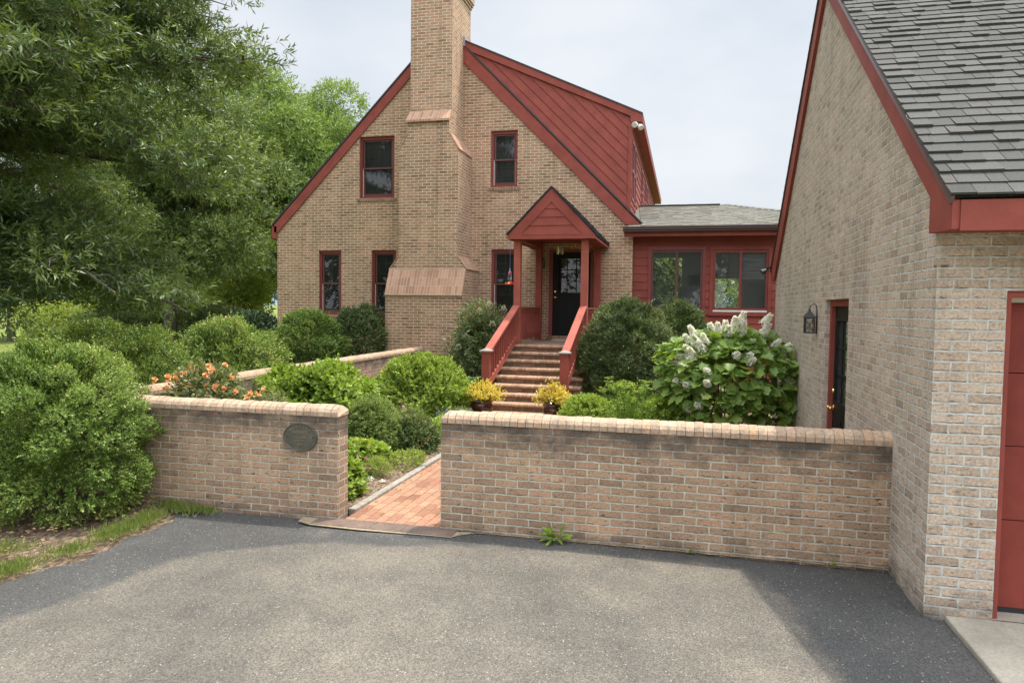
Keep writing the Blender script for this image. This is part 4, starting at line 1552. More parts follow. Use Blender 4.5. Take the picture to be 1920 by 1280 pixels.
# brick steps: nine treads with bullnosed brick edges
STX0, STX1 = -3.47, -1.80
R = random.Random(3)
stairs = None
for k in range(9):
    z = PZ - .135 * k
    y = 14.2 - .28 * k
    mb = MB()
    yback = YH - .01 if k == 0 else y + .34
    nb = int((STX1 - STX0) / .0715)
    w = (STX1 - STX0) / nb
    deep = .205
    for i in range(nb):
        a, b2 = STX0 + i * w + .0035, STX0 + (i + 1) * w - .0035
        j = R.uniform(-.004, .004)
        mb.cur_t = min(1, max(0, R.gauss(.5, .25)))
        prof = [(y + .02 + j, z - .066), (y - .012 + j, z - .055), (y - .024 + j, z - .033), (y - .016 + j, z - .010), (y + .012 + j, z + R.uniform(-.003, .002)), (y + deep, z), (y + deep, z - .066)]
        la, lb = [(a, p, q) for p, q in prof], [(b2, p, q) for p, q in prof]
        for t_ in range(len(prof) - 1):
            mb.face([la[t_], lb[t_], lb[t_ + 1], la[t_ + 1]], 0)
        mb.face(la, 0)
        mb.face(lb[::-1], 0)
    mb.box(STX0 + .004, STX1 - .004, y + .012, y + deep - .004, z - .064, z - .007, 1)
    if k == 0:
        mb.box(STX0, STX1, y + deep + .004, yback, z - .064, z - .002, 1)
    else:
        mb.box(STX0 + .004, STX1 - .004, y + deep, yback, z - .064, z - .002, 1)
    mb.box(STX0 + .012, STX1 - .012, y + .022, yback, (z - .135) if k < 8 else -.05, z - .066, 1, uo=(R.uniform(0, .2), -(z - .066) + .0677 * 30))
    o = mb.build('step', [NOSEB, BR_STEP], house if stairs is None else stairs)
    if stairs is None:
        o.name = 'stair_flight'
        WL[o.name] = wl(house)
        stairs = o
mb = MB()
mb.box(STX0 + .015, STX1 - .015, 14.25, YH - .01, -.1, PZ - .067)
for k in range(8):
    mb.box(STX0 + .015, STX1 - .015, 14.25 - .28 * (k + 1), 14.249 - .28 * k, -.1, PZ - .135 * (k + 1) - .068)
mb.build('stair_base', BR_STEP, stairs)


# ================================================================== GARAGE
GX, GY0, GY1 = 1.594, 5.16, 13.62
GAP = (9.43, 6.17)
garage = thing('brick_garage', (GX + 3, GY0 + 3, 0), 'buff brick garage with grey shingle roof and red overhead door', 'garage')


def ggt(y):
    return (2.74 + (y - 4.80) * .755 if y < GAP[0] else GAP[1] - (y - GAP[0]) * .735) - .08


GD = (7.69, 8.905, .12, 2.19)
mb = MB()
wall_with_holes(mb, [GY0, GAP[0], GY1], -.2, ggt, [GD], lambda u, z: (GX, u, z), uo=(-GY0, -2.487 + .0677 * 50), reveal=(.12, 0, 0))
OD = (2.0, 6.88, -.2, 2.205)
wall_with_holes(mb, [GX, 8.9], -.2, lambda u: 2.9, [OD], lambda u, z: (u, GY0, z), uo=(-GX, -2.487 + .0677 * 50), reveal=(0, .16, 0))
mb.face([(8.9, GY0, -.2), (8.9, GY1, -.2), (8.9, GY1, 2.9), (8.9, GAP[0], GAP[1] - .1), (8.9, GY0, 2.9)])
mb.face([(GX, GY1, -.2), (8.9, GY1, -.2), (8.9, GY1, 2.9), (GX, GY1, 2.9)])
mb.build('brick_wall', BR_GAR, garage)
mb = MB()
mb.box(GX + .3, 8.6, GY0 + .45, GY1 - .3, .0, 2.6)
mb.build('inner_room', DARKIN, garage)
# roof
mb = MB()
EF = Vector((1.55, 4.77, 2.74))
s1 = Vector((0, GAP[0] - 4.77, GAP[1] - 2.74 + .02))
shingles(mb, EF + Vector((-.02, 0, .02)), (1, 0, 0), s1, s1.length, lambda q: 0, lambda q: 7.5, exposure=.142, tab=(.09, .22), lift=.014, rnd=21)
s2 = Vector((0, GAP[0] - 14.05, GAP[1] - 2.76))
mb.cur_t = .4
mb.face([(1.53, 4.79, 2.752), (9.05, 4.79, 2.752), (9.05, GAP[0], GAP[1] + .02), (1.53, GAP[0], GAP[1] + .02)])
shingles(mb, Vector((1.53, 14.05, 2.77)), (1, 0, 0), s2, s2.length, lambda q: 0, lambda q: 7.5, exposure=.142, lift=.014, rnd=22)
mb.face([(1.53, 14.04, 2.765), (9.05, 14.04, 2.765), (9.05, GAP[0], GAP[1]), (1.53, GAP[0], GAP[1])])
for k in range(28):
    mb.cur_t = random.random()
    mb.box(1.52 + k * .27, 1.52 + k * .27 + .275, GAP[0] - .14, GAP[0] + .14, GAP[1] + .012, GAP[1] + .034 + .003 * (k % 2))
mb.build('roof', SHING, garage)
mb = MB()
# rake boards on the gable end with plumb-cut tails, drip edge, front fascia and soffit
xr = 1.55
mb.prism([(xr, 4.80, 2.565), (xr, 5.215, 2.58), (xr, 5.215, 2.815), (xr, GAP[0], GAP[1] - .245), (xr, GAP[0], GAP[1] - .015), (xr, 4.80, 2.735)], (.042, 0, 0))
mb.prism([(xr, 14.02, 2.60), (xr, 13.62, 2.60), (xr, 13.45, 2.70), (xr, GAP[0], GAP[1] - .27), (xr, GAP[0], GAP[1] - .015), (xr, 14.02, 2.755)], (.042, 0, 0))
rk = mb.build('rake_board', RED, garage)
mb = MB()
mb.box(xr + .043, 9.0, 4.79, 4.83, 2.555, 2.737)
mb.box(xr + .043, 9.0, 4.831, GY0 - .002, 2.575, 2.59)
mb.build('fascia', RED, garage)
mb = MB()
mb.box(xr + .043, 9.0, 13.98, 14.02, 2.60, 2.75)
mb.box(xr + .043, 9.0, GY1 + .002, 13.979, 2.61, 2.625)
mb.build('fascia', RED, garage)
mb = MB()
mb.bar((xr - .006, 4.79, 2.738), (xr - .006, GAP[0], GAP[1] + .0), .022, .05, side=(1, 0, 0))
mb.build('drip_edge', GUT, garage)
# overhead door
mb = MB()
yd = GY0 + .15
zz = [.10, .693, 1.187, 1.672, 2.13]
for k in range(4):
    mb.box(2.035, 6.84, yd, yd + .04, zz[k] + .003, zz[k + 1] - .003)
gd = mb.build('garage_door', REDD, garage)
mb = MB()
mb.box(2.035, 6.84, yd + .002, yd + .04, .068, .10)
mb.build('rubber_seal', IRON, gd)
mb = MB()
mb.box(2.002, 2.035, GY0 + .02, GY0 + .15, .02, 2.203)
mb.box(6.845, 6.878, GY0 + .02, GY0 + .15, .02, 2.203)
mb.box(2.035, 6.845, GY0 + .02, GY0 + .15, 2.165, 2.203)
mb.build('door_frame', RED, garage)
mb = MB()
mb.box(2.036, 6.844, GY0 + .10, GY0 + .149, 2.133, 2.164)
mb.build('door_stop', PLASTER, garage)
# side door
y0, y1, z0, z1 = GD
mb = MB()
xf = GX + .055
mb.box(xf, xf + .11, y1 - .075, y1, z0, z1)
mb.box(xf, xf + .11, y0, y0 + .075, z0, z1)
mb.box(xf, xf + .11, y0 + .075, y1 - .075, z1 - .075, z1)
mb.build('door_frame', RED, garage)
a, b2, c, d = y0 + .075, y1 - .075, z0 + .01, z1 - .075
xd = GX + .10
g0, g1, h0, h1 = a + .14, b2 - .14, c + .92, d - .16
mb = MB()
mb.box(xd, xd + .045, a, g0, c, d)
mb.box(xd, xd + .045, g1, b2, c, d)
mb.box(xd, xd + .045, g0, g1, c, h0)
mb.box(xd, xd + .045, g0, g1, h1, d)
for q0, q1 in ((a + .14, (a + b2) / 2 - .06), ((a + b2) / 2 + .06, b2 - .14)):
    mb.box(xd - .008, xd, q0, q1, c + .2, c + .72)
for i in (1, 2):
    yy = g0 + (g1 - g0) * i / 3
    mb.box(xd + .0, xd + .03, yy - .011, yy + .011, h0, h1)
    zz_ = h0 + (h1 - h0) * i / 3
    for q in range(3):
        mb.box(xd + .0, xd + .03, g0 + (g1 - g0) * q / 3 + .011, g0 + (g1 - g0) * (q + 1) / 3 - .011, zz_ - .011, zz_ + .011)
for q in ((g0 - .03, g1 + .03, h0 - .03, h0), (g0 - .03, g1 + .03, h1, h1 + .03), (g0 - .03, g0, h0, h1), (g1, g1 + .03, h0, h1)):
    mb.box(xd - .014, xd, q[0], q[1], q[2], q[3])
sd = mb.build('side_door', BLACK, garage)
mb = MB()
mb.face([(xd + .018, g0, h0), (xd + .018, g1, h0), (xd + .018, g1, h1), (xd + .018, g0, h1)])
mb.build('pane', GLASS, sd)
yk = b2 - .07
mb = MB()
mb.tube([(xd - .01, yk, c + .83), (xd, yk, c + .83)], .034, 14)
mb.tube([(xd - .06, yk, c + .83), (xd - .005, yk, c + .83)], .011, 8)
mb.tube([(xd - .055, yk, c + .83), (xd - .06, yk - .05, c + .832), (xd - .05, yk - .11, c + .825)], [.011, .012, .007], 8)
mb.ball((xd - .06, yk, c + .83), .02, 6)
mb.build('door_lever', BRASS, sd, smooth=True)
mb = MB()
mb.tube([(xd - .025, yk, c + 1.02), (xd, yk, c + 1.02)], [.026, .033], 14)
mb.build('deadbolt', BRASS, sd)


# ================================================================== FIXTURES
def text_bm(mb, body, size, M4, depth=.004):
    cu = bpy.data.curves.new('lettering', 'FONT')
    cu.body = body
    cu.size = size
    cu.align_x = 'CENTER'
    cu.align_y = 'CENTER'
    cu.extrude = depth
    cu.resolution_u = 3
    ob = bpy.data.objects.new('lettering', cu)
    COL.objects.link(ob)
    dg = bpy.context.evaluated_depsgraph_get()
    me = bpy.data.meshes.new_from_object(ob.evaluated_get(dg))
    for p in me.polygons:
        mb.face([M4 @ me.vertices[i].co for i in p.vertices], uv=[(0, 0)] * len(p.vertices))
    bpy.data.objects.remove(ob)
    bpy.data.meshes.remove(me)
    bpy.data.curves.remove(cu)


m, t, b = newmat('aged bronze')
tcn = nd(t, 'ShaderNodeTexCoord')
n1 = noise(t, tcn.outputs['Object'], 14, 4, .6)
ln(t, ramp(t, n1.outputs['Fac'], [(.3, L(.075, .070, .052)), (.7, L(.135, .125, .098))]), b.inputs['Base Color'])
b.inputs['Roughness'].default_value = .55
b.inputs['Metallic'].default_value = .35
BRONZE = m
pc = Vector((-3.492, 5.998, .815))
pl = thing('plaque', pc, 'oval bronze welcome plaque mounted on the short garden wall', 'plaque')
mb = MB()
N_ = 56
rx_, rz_ = .176, .135


def ell(k, s, y):
    a = 2 * math.pi * k / N_
    return pc + Vector((rx_ * s * math.cos(a), y, rz_ * s * math.sin(a)))


prof = [(1.0, 0), (1.0, -.014), (.985, -.020), (.955, -.020), (.93, -.012)]
for (s0_, y0_), (s1_, y1_) in zip(prof[:-1], prof[1:]):
    for k in range(N_):
        mb.face([ell(k, s0_, y0_), ell(k + 1, s0_, y0_), ell(k + 1, s1_, y1_), ell(k, s1_, y1_)])
mb.face([ell(k, .93, -.012) for k in range(N_)])
mb.build('plate', BRONZE, pl)
BRONZE_L = metal_mat('worn bronze relief', L(.24, .20, .14), .5, .3)
mb = MB()
Rx = Matrix.Rotation(math.pi / 2, 4, 'X')
for body, size, dz_ in (('WEBBER', .044, .045), ('HOUSE', .040, .002), ('ESTABLISHED', .018, -.034), ('2007', .036, -.068)):
    text_bm(mb, body, size, Matrix.Translation(pc + Vector((0, -.013, dz_))) @ Rx)
for i, ch in enumerate('WELCOME'):
    a = math.radians((3 - i) * 15.5)
    px, pz = -math.sin(a) * rx_ * .74, math.cos(a) * rz_ * .74
    text_bm(mb, ch, .030, Matrix.Translation(pc + Vector((px, -.013, pz))) @ Matrix.Rotation(-a, 4, 'Y') @ Rx)
mb.build('raised_lettering', BRONZE_L, pl)
mb = MB()
for sx in (-.135, .135):
    mb.tube([pc + Vector((sx, -.012, 0)), pc + Vector((sx, -.016, 0))], .007, 8)
mb.build('screw', IRON, pl)

# carriage lantern beside the garage door
lc = Vector((GX - .09, 9.40, 1.93))
lan = thing('wall_lantern', (GX, 9.40, 1.93), 'small black peaked lantern on the garage wall beside the side door', 'lantern')
mb = MB()
w = .050
for sx in (-1, 1):
    for sy in (-1, 1):
        mb.box(lc.x + sx * w - .007, lc.x + sx * w + .007, lc.y + sy * w - .007, lc.y + sy * w + .007, lc.z - .13, lc.z + .035)
for z_ in (lc.z - .145, lc.z + .036):
    mb.box(lc.x - w - .012, lc.x + w + .012, lc.y - w - .012, lc.y + w + .012, z_, z_ + .014)
for sx, sy in ((0, -1), (0, 1), (-1, 0), (1, 0)):
    for a in (-1, 1):
        c0 = Vector((lc.x + sx * (w + .002) - (sy * w * a), lc.y + sy * (w + .002) + (sx * w * a), lc.z - .125))
        c1 = Vector((lc.x + sx * (w + .002) + (sy * w * a), lc.y + sy * (w + .002) - (sx * w * a), lc.z + .03))
        mb.tube([c0, c1], .0035, 5)
mb.build('cage', IRON, lan)
mb = MB()
pk = Vector((lc.x, lc.y, lc.z + .145))
e = w + .022
bs = [Vector((lc.x - e, lc.y - e, lc.z + .052)), Vector((lc.x + e, lc.y - e, lc.z + .052)), Vector((lc.x + e, lc.y + e, lc.z + .052)), Vector((lc.x - e, lc.y + e, lc.z + .052))]
for k in range(4):
    mb.face([bs[k], bs[(k + 1) % 4], pk])
mb.face(bs[::-1])
mb.ball(pk, .014, 6)
mb.build('roof', IRON, lan)
mb = MB()
for z_ in (w,):
    mb.box(lc.x - w + .006, lc.x + w - .006, lc.y - w + .006, lc.y + w - .006, lc.z - .128, lc.z + .034, skip='tb')
mb.build('glass', GLASSC, lan)
mb = MB()
mb.tube([lc + Vector((0, 0, -.13)), lc + Vector((0, 0, -.03))], .014, 8)
mb.build('candle_tube', WHITE, lan)
mb = MB()
mb.tube([pk + Vector((0, 0, .01)), pk + Vector((.01, 0, .05)), pk + Vector((.05, 0, .075)), pk + Vector((.075, 0, .05)), pk + Vector((.083, 0, 0)), Vector((GX - .006, lc.y, lc.z - .02))], .006, 6)
mb.box(GX - .012, GX - .001, lc.y - .03, lc.y + .03, lc.z - .15, lc.z + .08)
mb.build('bracket', IRON, lan)

# porch ceiling lantern
pt = thing('porch_lantern', (-2.62, 15.1, 3.58), 'small glass sided lantern hanging from the porch ceiling', 'lantern')
mb = MB()
mb.tube([(-2.62, 15.1, 3.58), (-2.62, 15.1, 3.41)], .008, 6)
mb.tube([(-2.62, 15.1, 3.579), (-2.62, 15.1, 3.56)], .05, 12)
for k in range(6):
    a = k * math.pi / 3
    mb.tube([(-2.62 + .075 * math.cos(a), 15.1 + .075 * math.sin(a), 3.20), (-2.62 + .065 * math.cos(a), 15.1 + .065 * math.sin(a), 3.38), (-2.62, 15.1, 3.43)], .006, 5)
mb.build('frame', metal_mat('old brass', L(.22, .17, .09), .4), pt)
mb = MB()
mb.lathe((-2.62, 15.1, 0), [(.07, 3.205), (.06, 3.378)], 6)
mb.build('glass', GLASSC, pt)
mb = MB()
for k in range(3):
    a = k * 2.1
    mb.tube([(-2.62 + .02 * math.cos(a), 15.1 + .02 * math.sin(a), 3.24), (-2.62 + .02 * math.cos(a), 15.1 + .02 * math.sin(a), 3.32)], .009, 6)
mb.build('candle_bulbs', WHITE, pt)
pt = thing('porch_wall_lantern', (-3.32, YH, 3.1), 'narrow lantern on the brick wall behind the left porch post', 'lantern')
mb = MB()
mb.box(-3.375, -3.265, YH - .13, YH - .005, 2.99, 3.005)
mb.box(-3.375, -3.265, YH - .13, YH - .005, 3.2, 3.22)
for x in (-3.37, -3.27):
    for y in (-.125, -.015):
        mb.box(x - .005, x + .005, YH + y - .005, YH + y + .005, 3.0, 3.2)
mb.build('cage', IRON, pt)
mb = MB()
mb.box(-3.365, -3.275, YH - .12, YH - .02, 3.006, 3.199, skip='tb')
mb.build('glass', GLASSC, pt)


def flood(loc, label, heads, mats):
    t = thing('floodlight', loc, label, 'floodlight')
    mb = MB()
    l = Vector(loc)
    mb.tube([l, l - Vector((0, 0, .03))], .05, 12)
    mb.build('mounting_plate', mats[0], t)
    for d, s in heads:
        d = Vector(d).normalized()
        mb = MB()
        p = l + Vector((0, 0, -.03)) + d * .03
        mb.tube([l + Vector((0, 0, -.02)), p, p + d * .05, p + d * .09 * s, p + d * .15 * s], [.016, .02, .035, .062 * s, .068 * s], 14)
        h = mb.build('lamp_head', mats[1], t)
        mb = MB()
        mb.tube([p + d * .1505 * s, p + d * .158 * s], [.064 * s, .05 * s], 14)
        mb.build('lens', mats[2], h)


flood((-1.15, 16.80, 6.34), 'twin white floodlight under the dormer eave corner', [((-.35, -.9, -.35), 1.0), ((.5, -.55, -.65), 1.0)], (GUT, WHITE, PLASTER))
flood((1.50, 13.95, 2.86), 'small dark floodlight at the far eave corner of the garage', [((-.8, -.3, -.5), .8)], (IRON, IRON, GUT))

# hummingbird feeder hanging from the porch eave
fx, fy = -3.545, 14.40
hf = thing('hummingbird_feeder', (fx, fy, 3.45), 'red hummingbird feeder hanging beside the left porch post', 'bird feeder')
FRED = metal_mat('red feeder plastic', L(.55, .012, .015), .3, 0)
FORG = metal_mat('orange feeder flower', L(.8, .30, .08), .4, 0)
FBLUE = metal_mat('blue feeder hook', L(.25, .33, .55), .3, .5)
FPINK = metal_mat('pink feeder cap', L(.5, .10, .20), .35, 0)
mb = MB()
mb.tube([(fx, fy, 3.45), (fx, fy, 2.86)], .0025, 5)
mb.tube([(fx, fy, 2.80), (fx, fy, 2.865)], .014, 8)
mb.build('hook', FBLUE, hf)
mb = MB()
mb.lathe((fx, fy, 2.74), [(.034, 0), (.04, .012), (.04, .05), (.02, .065)], 14)
mb.build('cap', FPINK, hf)
mb = MB()
mb.lathe((fx, fy, 2.58), [(.026, 0), (.024, .05), (.036, .09), (.036, .16)], 14)
mb.build('bottle', GLASSC, hf)
mb = MB()
mb.lathe((fx, fy, 2.535), [(.02, -.02), (.085, -.015), (.10, 0), (.075, .025), (.026, .05)], 18)
mb.build('base', FRED, hf)
for k in range(4):
    a = -1.57 + k * 1.57
    mb = MB()
    c = Vector((fx + .08 * math.cos(a), fy + .08 * math.sin(a), 2.55))
    d = Vector((math.cos(a), math.sin(a), .5)).normalized()
    mb.tube([c, c + d * .012, c + d * .02], [.012, .03, .012], 8)
    mb.build('feeding_flower', FORG, hf)

mb = MB()
mb.box(-2.98, -2.20, 16.16, 16.62, PZ + .001, PZ + .02)
for k in range(26):
    mb.box(-2.97 + k * .0295, -2.955 + k * .0295, 16.17, 16.61, PZ + .02, PZ + .027)
o = mb.build('door_mat', RUBBER, None)
tag(o, 'light grey door mat on the landing before the black door', 'door mat')

# ================================================================== PLANTS
RAYF, RAYR, RAYU = fw, rt, up


def at(u, v, X=None, Y=None, Z=None):
    d = RAYF * 1 + RAYR * ((u - 960) / F_PX) + RAYU * ((640 - v) / F_PX)
    o = Vector((0, 0, EYE))
    k = X / d.x if X is not None else Y / d.y if Y is not None else (Z - EYE) / d.z
    return o + d * k


def spot(u, dep):
    cx = (u - 960) / F_PX * dep
    return Vector((cx * math.cos(TH) - dep * math.sin(TH), cx * math.sin(TH) + dep * math.cos(TH), 0))


G_BOX = 'rounded boxwood shrubs'
BX = dict(llen=.027, lw=.014, mat=LF_BOX, cat='shrub', group=G_BOX)
shrub('boxwood_shrub', -5.86, 5.5, .06, .88, .86, 1.55, 21000, label='largest boxwood, filling the left edge beside the driveway', k=9, seed=1, slen=.072, amp=(-.08, .16), sig=.33, rand=.36, lump=16, clumps=200, ca=.20, depth=.05, inner=.22, **BX)
shrub('boxwood_shrub', -8.35, 9.1, .0, 1.15, 1.1, 1.66, 9000, label='boxwood behind the largest one, left of the orange roses', k=8, seed=2, slen=.11, amp=(-.10, .16), lump=14, clumps=150, ca=.2, depth=.06, **{**BX, 'llen': .04, 'lw': .022})
shrub('boxwood_shrub', -8.75, 12.2, .0, 1.20, 1.0, 1.60, 7500, label='wide boxwood in the middle of the row, behind the roses', k=8, seed=3, slen=.12, amp=(-.10, .16), lump=14, clumps=140, ca=.2, depth=.06, **{**BX, 'llen': .045, 'lw': .025})
shrub('boxwood_shrub', -8.35, 14.6, .0, .85, .8, 1.80, 6000, label='lighter boxwood under the first ground floor window', k=8, seed=4, slen=.12, lump=14, clumps=110, ca=.2, depth=.06, **{**BX, 'llen': .048, 'lw': .027})
shrub('boxwood_shrub', -7.52, 15.65, .0, .76, .70, 1.93, 5500, label='tall dark boxwood against the chimney base', k=8, seed=5, slen=.10, lump=12, amp=(-.08, .12), clumps=110, ca=.13, depth=.06, **{**BX, 'llen': .045, 'lw': .025, 'mat': LF_YEW})
shrub('holly_shrub', -12.3, 18.6, .0, .95, .9, 1.80, 3500, .06, .035, LF_DARK, 'dark green rounded shrub just left of the house corner', seed=6, slen=.12)
shrub('yew_shrub', -1.02, 13.55, .05, .86, .95, 2.06, 16000, .048, .012, LF_YEW, 'big dark rounded yew right beside the brick steps', group='dark yews by the porch', k=9, seed=7, slen=.09, amp=(-.08, .13), sig=.3, lump=16, spread=.8, rand=.35, clumps=170, ca=.15, depth=.05)
shrub('yew_shrub', -.12, 14.75, .05, .66, .75, 2.06, 10000, .05, .013, LF_YEW, 'second dark yew below the left sunroom window', group='dark yews by the porch', k=9, seed=8, slen=.09, amp=(-.08, .13), sig=.3, lump=14, spread=.8, rand=.35, clumps=130, ca=.15, depth=.05)
shrub('fresh_green_shrub', -5.05, 9.15, .05, .76, .68, 1.13, 3600, .075, .042, LF_BRT, 'bright green leafy perennial clump behind the plaque wall', cat='plant', k=7, seed=9, slen=.12, amp=(-.12, .2), sig=.3, inner=.35, shape='oval', clumps=90, ca=.2)
shrub('light_green_shrub', -4.32, 11.35, .05, .76, .70, 1.10, 5200, .045, .026, LF_BRT2, 'yellow green mounded shrub between the side wall and the steps', k=8, seed=10, slen=.10, amp=(-.10, .15), sig=.26, lump=16, clumps=130, ca=.18, depth=.06)
shrub('clipped_ball_plant', -4.02, 8.7, .03, .36, .35, .78, 5200, .026, .014, LF_SAGE, 'neat soft green ball beside the path opening', cat='plant', k=7, seed=12, slen=.05, amp=(-.03, .05), depth=.05, rand=.35, clumps=120, ca=.10)
shrub('dark_leaved_perennial', -3.52, 9.0, .05, .25, .24, .46, 900, .075, .022, LF_NAN, 'small dark leaved perennial with violet tips next to the green ball', cat='plant', k=6, seed=13, slen=.07, upb=.5)
nan, rg, _ = shrub('nandina_shrub', -4.12, 14.2, .05, .60, .52, 1.98, 1900, .085, .024, LF_NAN, 'loose feathery nandina with cream flower heads left of the steps', k=9, seed=14, slen=.22, amp=(-.30, .36), sig=.26, lump=26, inner=.5, depth=.22, rand=.7, clumps=60, ca=.25)


def blossom(kind, seed):
    rg = np.random.default_rng(seed)
    return rg


def make_flower(name, mat, loc, axis, parent, n, ln_, wd, rad, seed, cone=None):
    """a flower head around axis at loc: round cup, or a tapering panicle when cone=(length, radius)"""
    rg = np.random.default_rng(seed)
    ax_ = np.array(Vector(axis).normalized())
    loc = np.array(loc)
    if cone:
        f = rg.random(n) ** .8
        d = unit(np.cross(ax_, rg.normal(size=(n, 3))))
        P = loc + ax_ * (f * cone[0])[:, None] + d * (cone[1] * (1 - f * .82) * rg.uniform(.6, 1.05, n))[:, None]
        D = unit(d + rg.normal(0, .7, (n, 3)))
        N = unit(d + rg.normal(0, .4, (n, 3)))
        T = np.clip(1.0 - f ** 2 * .75 + rg.normal(0, .1, n), 0, 1)
    else:
        d = unit(rg.normal(size=(n, 3)) + ax_ * .55)
        P = loc + d * rad * rg.uniform(.1, .5, n)[:, None]
        D = unit(d + ax_ * .3)
        N = unit(ax_ - d * .4 + rg.normal(0, .2, (n, 3)))
        T = rg.random(n)
    off = wl(parent)
    return leaves(name, P, D, N, ln_ * rg.uniform(.8, 1.2, n), wd * rg.uniform(.8, 1.2, n), T, mat, parent, shape='oval' if not cone else 'diamond')


def copy_flower(src, src_loc, loc, rotz, scale, parent):
    """copy a flower part so that its head sits at loc"""
    o = src.copy()
    COL.objects.link(o)
    o.parent = parent
    s = Vector(src_loc) - wl(parent)
    Rm = Matrix.Rotation(rotz, 4, 'Z') @ Matrix.Scale(scale, 4)
    o.matrix_local = Matrix.Translation(Vector(loc) - wl(parent)) @ Rm @ Matrix.Translation(-s)
    return o


R = random.Random(11)
for i, (u, v) in enumerate(((945, 584), (900, 588), (923, 612), (874, 635), (935, 640), (878, 665), (860, 655), (918, 575))):
    p = at(u, v, Y=13.75)
    make_flower('flower_head', PETAL_C, p, (0, -.4, 1), nan, 90, .022, .014, .1, 40 + i, cone=(.13, .085))

# orange rose bed
ROSE_PX = [(150, 220), (270, 190), (265, 215), (300, 185), (222, 208), (355, 160), (390, 185), (460, 137), (550, 130), (440, 190), (280, 280), (300, 305), (330, 245), (405, 247), (440, 255), (490, 262), (545, 270), (515, 305), (455, 315),
           (435, 232), (500, 250), (215, 265), (105, 300), (320, 180), (280, 205), (470, 165), (585, 205), (375, 262)]
ros, rg, _ = shrub('rose_bush', -5.27, 7.05, .05, .50, .42, 1.26, 1500, .048, .028, LF_ROSE, 'orange flowering rose bush in the corner of the low walls', k=7, seed=15, slen=.12, amp=(-.2, .28), sig=.3, lump=20, inner=.4, depth=.18, shape='oval')
src = None
for i, (a, c) in enumerate(ROSE_PX):
    u, v = 240 + a / 3, 640 + c / 3
    p = at(u, v, Y=6.72 + .25 * R.random())
    if i % 7 == 0:
        src, sp = make_flower('rose_flower', PETAL_O, p, (R.uniform(-.4, .4), -.6, .8), ros, 16, .036, .034, .03, 60 + i), p
    else:
        copy_flower(src, sp, p, R.uniform(0, 6.2), R.uniform(.75, 1.3), ros)
ros2, rg, _ = shrub('rose_bush', -4.55, 7.0, .05, .34, .30, .98, 700, .045, .026, LF_ROSE, 'low rose bush with a few orange flowers right of the bigger one', k=7, seed=16, slen=.10, amp=(-.2, .25), inner=.4, depth=.18, shape='oval')
for i, (a, c) in enumerate(((605, 285), (690, 298), (725, 307), (665, 322), (770, 275))):
    p = at(240 + a / 3, 640 + c / 3, Y=6.8)
    if i == 0:
        src, sp = make_flower('rose_flower', PETAL_O, p, (0, -.6, .8), ros2, 16, .034, .032, .028, 90), p
    else:
        copy_flower(src, sp, p, R.uniform(0, 6.2), R.uniform(.8, 1.2), ros2)

# oakleaf hydrangea
rg = np.random.default_rng(77)
hyd = thing('oakleaf_hydrangea', (.70, 11.15, .05), 'oakleaf hydrangea with white flower cones against the garage wall', 'shrub')
HC, HE = np.array([.62, 11.2, .92]), np.array([.98, .80, .88])
n = 1700
d = unit(rg.normal(size=(n, 3)))
d[:, 2] = np.where(d[:, 2] < -.8, -d[:, 2], d[:, 2])
r = lumpy(rg, d, 22, (-.12, .16), .3) * (1 - np.abs(rg.normal(0, .10, n)))
m_ = rg.random(n) < .25
r[m_] *= rg.uniform(.5, .9, m_.sum())
P = HC + d * HE * r[:, None]
P[:, 2] = np.maximum(P[:, 2], .12)
P[:, 0] = np.minimum(P[:, 0], GX - .08)
D = unit(d * np.array([1, 1, .25]) + np.array([0, 0, -.35]) + rg.normal(0, .5, (n, 3)))
N = unit(d * .8 + np.array([0, -.1, .75]) + rg.normal(0, .42, (n, 3)))
leaves('foliage', P, D, N, rg.uniform(.11, .185, n), rg.uniform(.12, .20, n), .5 + rg.normal(0, .2, n), LF_HYD, hyd, shape='lobed')
mb = MB()
for k in range(14):
    a = rg.uniform(0, 6.28)
    s = Vector((.66 + .12 * math.cos(a), 11.2 + .12 * math.sin(a), .0))
    e = Vector((.66 + .62 * math.cos(a), 11.2 + .55 * math.sin(a), rg.uniform(.8, 1.5)))
    mb.tube([s, s.lerp(e, .5) + Vector((.1 * math.cos(a), .1 * math.sin(a), .0)), e], [.014, .010, .006], 5)
mb.build('stem', STEM, hyd)
HP = [(885, 90), (1155, 110), (1140, 215), (545, 215), (620, 215), (700, 190), (730, 240), (800, 150), (340, 240), (290, 335), (380, 340), (470, 330), (430, 405), (290, 450), (330, 475), (220, 520), (320, 545), (150, 560), (220, 605), (1245, 385),
      (1355, 425), (825, 495), (965, 505), (990, 555), (490, 670), (175, 780), (275, 820), (495, 800), (1415, 775), (400, 1045), (300, 1075), (890, 215)]
srcs = []
for i, (a, c) in enumerate(HP):
    u, v = 1240 + a / 5.82, 580 + c / 5.82
    # front surface of the bush along this line of sight
    best = None
    for yy in np.arange(10.2, 11.6, .03):
        p = at(u, v, Y=float(yy))
        q = (np.array(p) - HC) / (HE * 1.0)
        if (q ** 2).sum() < 1.08:
            best = p
            break
    if best is None:
        best = at(u, v, Y=10.95)
    small = c > 480
    q = Vector(tuple((np.array(best) - HC) / HE))
    axd = Vector((q.x * .9, q.y * .5 - .1, .75 if not small else .25))
    h_ = .20 if not small else .11
    best = best - axd.normalized() * h_ * .5
    make_flower('flower_panicle', PETAL_W, best, axd, hyd, 300 if not small else 170, .032, .030, .1, 200 + i, cone=(h_, .062 if not small else .058))

